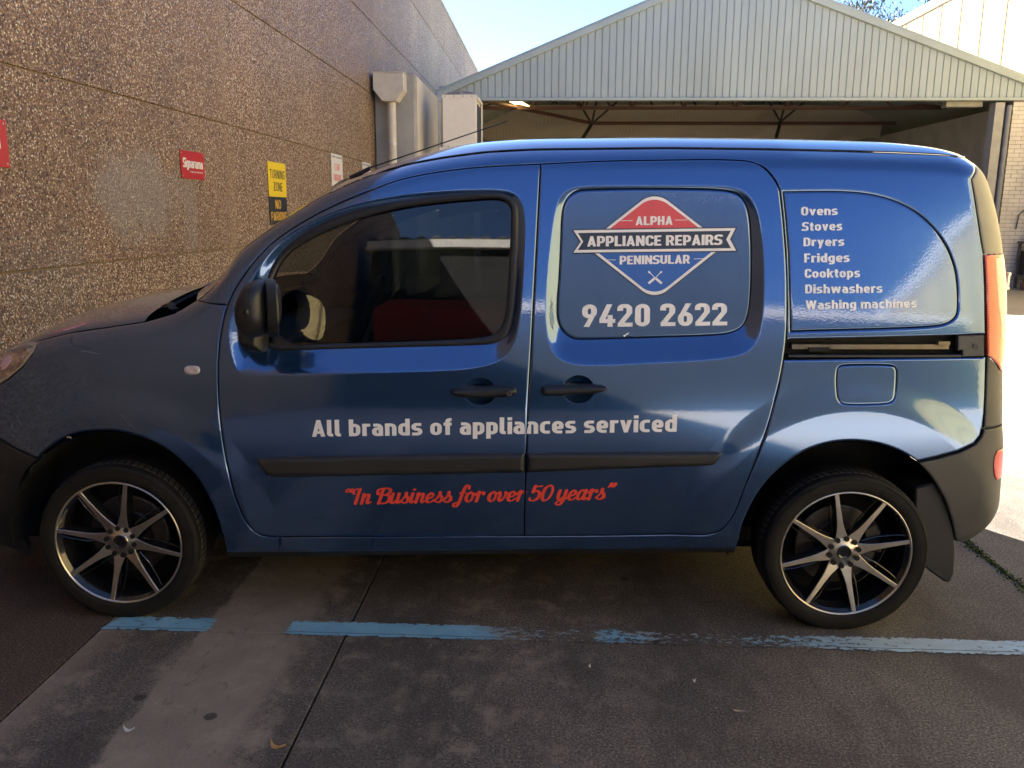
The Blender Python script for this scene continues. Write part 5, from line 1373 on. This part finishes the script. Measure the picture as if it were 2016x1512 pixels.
# ---- badge on the sliding door
def c3(x,y): return (1080+x/4.724,360+y/4.724)
def ring_poly(P):  # convexish polygon list from an outline via cdt of one face
    return P
def badge(P,mat,off,name):
    q=atS([c3(*p) for p in P]); v,f=cdt(np.array(resample(q,.02)),[list(range(len(resample(q,.02))))])
    L=resample(q,.02); cen=v[f].mean(1); f=f[segdist(cen,L)<0]
    y=S(v[:,0],v[:,1])+off; nr=normals_of(S,v[:,0],v[:,1]); F=[]
    for t in f:
        a,b,c=v[t[0]],v[t[1]],v[t[2]]; cr=(b[0]-a[0])*(c[1]-a[1])-(b[1]-a[1])*(c[0]-a[0]); F.append(tuple(t) if cr>0 else tuple(t[::-1]))
    return mesh(name,np.stack([v[:,0],y,v[:,1]],1),F,mat,bd,smooth=True,normals=nr)
bd=empty('company_badge',(0,0,0),0,sdo) if False else None
def upper_shape(g):   # g: growth outwards in crop pixels
    return [tuple(p) for p in fillet([(515-g*1.6,440),(985.5,72-g*1.27),(1450+g*1.6,430)],[0,205,0],n=14)]
def lower_shape(g):
    return [tuple(p) for p in fillet([(405-g*1.6,636),(985,1093+g*1.27),(1572+g*1.6,628)],[0,185,0],n=14)]
class _B: pass
def layer(P,mat,off,name='badge_field'):
    global bd
    bd=sdo; return badge(P,mat,off,name)
layer(upper_shape(9),V_NAVY,-.0016,'badge_outline'); layer(upper_shape(0),V_WHITE,-.0020,'badge_border'); layer(upper_shape(-24),V_CORAL,-.0024)
layer(lower_shape(9),V_NAVY,-.0016,'badge_outline'); layer(lower_shape(0),V_WHITE,-.0020,'badge_border'); layer(lower_shape(-25),V_BLUE,-.0024)
layer([(212,431),(1755,409),(1700,524),(1760,640),(212,659),(284,546)],V_NAVY,-.0028,'badge_banner_edge')
layer([(230,441),(1738,420),(1686,524),(1742,630),(230,649),(300,546)],V_WHITE,-.0032,'badge_banner_edge')
layer([(272,466),(1692,445),(1650,526),(1694,607),(272,624),(322,545)],V_NAVY,-.0036,'badge_banner')
px_text('ALPHA',c3(808,394),c3(1152,390),c3(808,312),V_WHITE,sdo,off=-.0029,track=.07)
px_text('APPLIANCE REPAIRS',c3(358,592),c3(1612,576),c3(358,496),V_WHITE,sdo,off=-.0042,track=.06)
px_text('PENINSULAR',c3(660,759),c3(1312,750),c3(660,678),V_WHITE,sdo,off=-.0029,track=.06)
def barpx(a,b,w,mat,off,nm='badge_rule'):
    q=atS([c3(*a),c3(*b)]); d=q[1]-q[0]; n=np.array([-d[1],d[0]])/np.linalg.norm(d)*w
    return decal(nm,[np.array([q[0]-n,q[1]-n,q[1]+n,q[0]+n])],mat,sdo,S,off,h=.02)
for a,b in (((668,352),(782,351)),((1175,346),(1290,345)),((522,715),(624,717)),((1350,707),(1450,704))): barpx(a,b,.0009,V_WHITE,-.0029)
sc_p=[]
for s in (-1,1):
    X=lambda x,s=s: 990+s*x
    for a,b,w in (((-58,824),(6,890),.0012),((6,888),(62,935),.0042),((-62,822),(-48,838),.0030)):
        q=atS([c3(X(a[0]),a[1]),c3(X(b[0]),b[1])]); d=q[1]-q[0]; n=np.array([-d[1],d[0]])/np.linalg.norm(d)*w
        sc_p.append(np.array([q[0]-n,q[1]-n,q[1]+n,q[0]+n]))
decal('crossed_screwdrivers',sc_p,V_WHITE,sdo,S,-.0029)
# ---- red script line
def cat(P,n=8):
    P=[np.array(p,float) for p in P]; P=[2*P[0]-P[1]]+P+[2*P[-1]-P[-2]]; out=[]
    for i in range(1,len(P)-2):
        for k in range(n):
            t=k/n; a,b,c,d=P[i-1],P[i],P[i+1],P[i+2]
            out.append(.5*((2*b)+(c-a)*t+(2*a-5*b+4*c-d)*t*t+(3*b-a-3*c+d)*t**3))
    out.append(P[-2]); return np.array(out)
T_,t_=.085,.045            # thick and thin half-widths
def sw(P,widths=None,rnd=True):
    """spline stroke whose width follows its steepness"""
    Q=cat(P); d=np.gradient(Q,axis=0); d/=np.linalg.norm(d,axis=1,keepdims=True)+1e-9
    down=np.clip(np.abs(d[:,1]),0,1); w=t_+(T_-t_)*np.where(d[:,1]<0,down**1.2,down**3*.55)
    k=np.array([.25,.5,.25]); w=np.convolve(np.pad(w,1,'edge'),k,'valid'); out=stroke(Q,w,None)
    for e_,r in ((Q[0],w[0]),(Q[-1],w[-1])): out.append(np.array([e_+r*np.array([math.cos(a),math.sin(a)]) for a in np.linspace(0,2*math.pi,11)[:-1]]))
    return out
def dot(x,y,r): return [np.array([(x+r*math.cos(a),y+r*math.sin(a)) for a in np.linspace(0,2*math.pi,13)[:-1]])]
x_=.62
SCR={
'I':(.44,lambda:sw([(.02,.74),(.02,.88),(.14,.95),(.34,.93)])+sw([(.30,.95),(.27,.6),(.25,.3),(.23,.05)])+sw([(.06,.66),(.0,.74),(.03,.85)])),
'n':(.52,lambda:sw([(.10,x_),(.09,.3),(.08,.05)])+sw([(.09,.30),(.20,.55),(.33,.60),(.36,.45),(.34,.18),(.40,.05),(.52,.14)])),
'B':(.70,lambda:sw([(.0,.70),(.02,.88),(.20,.96),(.42,.97),(.60,.90),(.62,.74),(.50,.60),(.34,.55)])+sw([(.36,.56),(.58,.52),(.66,.36),(.62,.14),(.46,.04),(.20,.05)])+sw([(.26,.92),(.23,.6),(.21,.3),(.18,.04)])+sw([(.02,.72),(.06,.62)])),
'u':(.52,lambda:sw([(.08,x_),(.06,.3),(.10,.08),(.22,.05),(.36,.3)])+sw([(.38,x_),(.37,.3),(.38,.08),(.46,.05),(.53,.14)])),
's':(.42,lambda:sw([(.0,.14),(.14,.36),(.22,.62)])+sw([(.20,.66),(.22,.5),(.34,.34),(.34,.14),(.22,.04),(.08,.09)])+sw([(.34,.10),(.43,.16)])),
'i':(.25,lambda:sw([(.09,x_),(.07,.3),(.09,.08),(.16,.05),(.25,.14)])+dot(.12,.86,.085)),
'e':(.42,lambda:sw([(.12,.28),(.28,.36),(.32,.52),(.22,.62),(.08,.48),(.05,.22),(.14,.05),(.28,.06),(.42,.20)])),
'f':(.42,lambda:sw([(.50,.84),(.46,1.03),(.33,1.02),(.26,.80),(.22,.4),(.17,.0),(.10,-.22),(-.04,-.24),(-.06,-.08),(.06,.0)])+sw([(.10,.58),(.38,.60)])),
'o':(.46,lambda:sw([(.20,.62),(.06,.46),(.05,.20),(.17,.04),(.30,.12),(.35,.38),(.28,.58),(.18,.60)])+sw([(.28,.56),(.46,.52)])),
'r':(.42,lambda:sw([(.0,.45),(.08,.58),(.13,.64),(.13,.3),(.11,.05)])+sw([(.13,.42),(.24,.60),(.36,.60),(.38,.50)])),
'v':(.46,lambda:sw([(.04,.58),(.09,.4),(.08,.14),(.18,.05),(.30,.22),(.35,.44),(.30,.60)])+sw([(.32,.56),(.46,.52)])),
'a':(.50,lambda:sw([(.32,.54),(.18,.62),(.05,.44),(.04,.18),(.14,.04),(.26,.14),(.34,.40)])+sw([(.37,.62),(.34,.3),(.36,.08),(.44,.05),(.50,.14)])),
'y':(.52,lambda:sw([(.06,x_),(.05,.32),(.08,.12),(.20,.07),(.34,.28)])+sw([(.37,x_),(.36,.2),(.30,-.16),(.16,-.26),(.04,-.18),(.10,-.05),(.30,.02),(.50,.16)])),
'5':(.54,lambda:sw([(.48,.92),(.32,.90),(.16,.93)])+sw([(.16,.93),(.13,.75),(.12,.56)])+sw([(.12,.56),(.28,.64),(.44,.50),(.44,.22),(.28,.04),(.08,.06),(.04,.18)])),
'0':(.58,lambda:sw([(.30,.95),(.12,.78),(.07,.40),(.14,.08),(.28,.03),(.44,.22),(.50,.60),(.42,.90),(.28,.95)])),
'“':(.40,lambda:dot(.10,.80,.065)+sw([(.06,.82),(.08,.92),(.16,.97)])+dot(.29,.80,.065)+sw([(.25,.82),(.27,.92),(.35,.97)])),
'”':(.36,lambda:dot(.10,.97,.065)+sw([(.14,.97),(.12,.86),(.05,.80)])+dot(.29,.97,.065)+sw([(.33,.97),(.31,.86),(.24,.80)])),
' ':(.20,lambda:[]),
}
def script_line(txt,p0,p1,top,mat,parent,skip,label):
    x=0;out=[]
    for ch in txt:
        w,fn=SCR[ch]; out+=[q+[x,0] for q in fn()]; x+=w+.012
    out=[np.stack([q[:,0]+q[:,1]*.22,q[:,1]],1) for q in out]
    q=atS([p0,p1,top]); X=(q[1]-q[0])/x; H=np.array([0,q[2][1]-q[0][1]])
    o=decal('script_lettering',[q[0]+p[:,:1]*X+p[:,1:]*H for p in out],mat,parent,S,-.0009,skip); o['label']=label; return o
for par,sk in ((door,fd_),(sdo,sd_)):
    script_line('“In Business for over 50 years”',(674,993.5),(1204,983.5),(674,962),V_RED,par,sk,'red script words In Business for over 50 years')

# ---- signs on the wall
def flat_decal(name,polys,mat,parent,x):
    v,f=tri_union(polys); F=[]
    for t in f:
        a,b,c=v[t[0]],v[t[1]],v[t[2]]; cr=(b[0]-a[0])*(c[1]-a[1])-(b[1]-a[1])*(c[0]-a[0]); F.append(tuple(t) if cr>0 else tuple(t[::-1]))
    return mesh(name,[(x,p[0],p[1]) for p in v],F,mat,parent)
def sign_text(txt,y0,y1,z0,hgt,mat,parent,x,track=.09,name='lettering'):
    polys,w=text_polys(txt,track,thin=track>.1); return flat_decal(name,[np.stack([y0+(y1-y0)*p[:,0]/w,z0+hgt*p[:,1]],1) for p in polys],mat,parent,x)
S_RED=make_vinyl('red_sign_face',(.46,.018,.028),.4); S_YEL=make_vinyl('yellow_sign_face',(.86,.62,.02),.4); S_NAV=make_vinyl('dark_navy_sign_face',(.018,.022,.035),.4); S_WHT=make_vinyl('white_sign_face',(.74,.73,.70),.4); S_INK=make_vinyl('red_ink',(.75,.06,.08),.5); S_AMB=make_vinyl('amber_letters',(.80,.45,.04),.5)
def board(name,y0,y1,z0,z1,mat,label,tilt=0):
    o=MB().box(WX+.004,WX+.010,y0,y1,z0,z1).build(name,mat,bevel=.001)
    for yy_ in (y0+.025,y1-.025):
        for zz_ in (z0+.022,z1-.022): MB().tube([(WX+.010,yy_,zz_),(WX+.0125,yy_,zz_)],.006,8).build('screw',CAPM,o)
    tag(o,label,'sign'); return o
XF=WX+.0108
b=board('shop_sign',7.27,7.765,1.812,2.05,S_RED,'red sign with white Signarama lettering on the aggregate wall')
sign_text('Signarama',7.31,7.725,1.905,.082,S_WHT,b,XF,track=.03)
sign_text('The way to grow your business.',7.44,7.725,1.866,.017,S_WHT,b,XF,track=.12,name='small_lettering')
b=board('shop_sign',4.25,4.93,1.775,2.045,S_RED,'red sign cut off by the left edge of the picture')
sign_text('Signarama',4.31,4.86,1.88,.095,S_WHT,b,XF,track=.03)
b=board('warning_sign',9.53,10.17,1.700,2.09,S_YEL,'yellow sign reading TURNING ZONE')
sign_text('TURNING',9.585,10.115,1.905,.10,S_NAV,b,XF,track=.13); sign_text('ZONE',9.70,10.02,1.765,.10,S_NAV,b,XF,track=.13)
b=board('warning_sign',9.53,10.17,1.385,1.697,S_NAV,'dark sign reading NO PARKING in amber letters below the yellow sign')
sign_text('NO',9.73,9.93,1.565,.10,S_AMB,b,XF,track=.13); sign_text('PARKING',9.565,10.13,1.43,.10,S_AMB,b,XF,track=.13)
for y0,lab in ((12.33,'white sign with red STAFF PARKING ONLY lettering nearest above the windscreen'),(14.38,'white parking sign partly hidden by the van roof, next to the grey pier')):
    b=board('parking_sign',y0,y0+.66,1.72,2.37,S_WHT,lab)
    mbx=[]; 
    for k in range(14): 
        if k!=5: mbx.append(np.array([(y0+.04+k*.042,2.315),(y0+.04+k*.042+.032,2.315),(y0+.04+k*.042+.032,2.335),(y0+.04+k*.042,2.335)]))
    flat_decal('small_print',mbx,S_NAV,b,XF)
    sign_text('STAFF',y0+.17,y0+.50,2.13,.10,S_INK,b,XF,track=.12); sign_text('PARKING',y0+.10,y0+.56,1.98,.10,S_INK,b,XF,track=.12); sign_text('ONLY',y0+.19,y0+.47,1.83,.10,S_INK,b,XF,track=.12)

for nm_,po_,mt_,pa_,of_ in SCARS: decal(nm_,po_,mt_,pa_,S,of_)
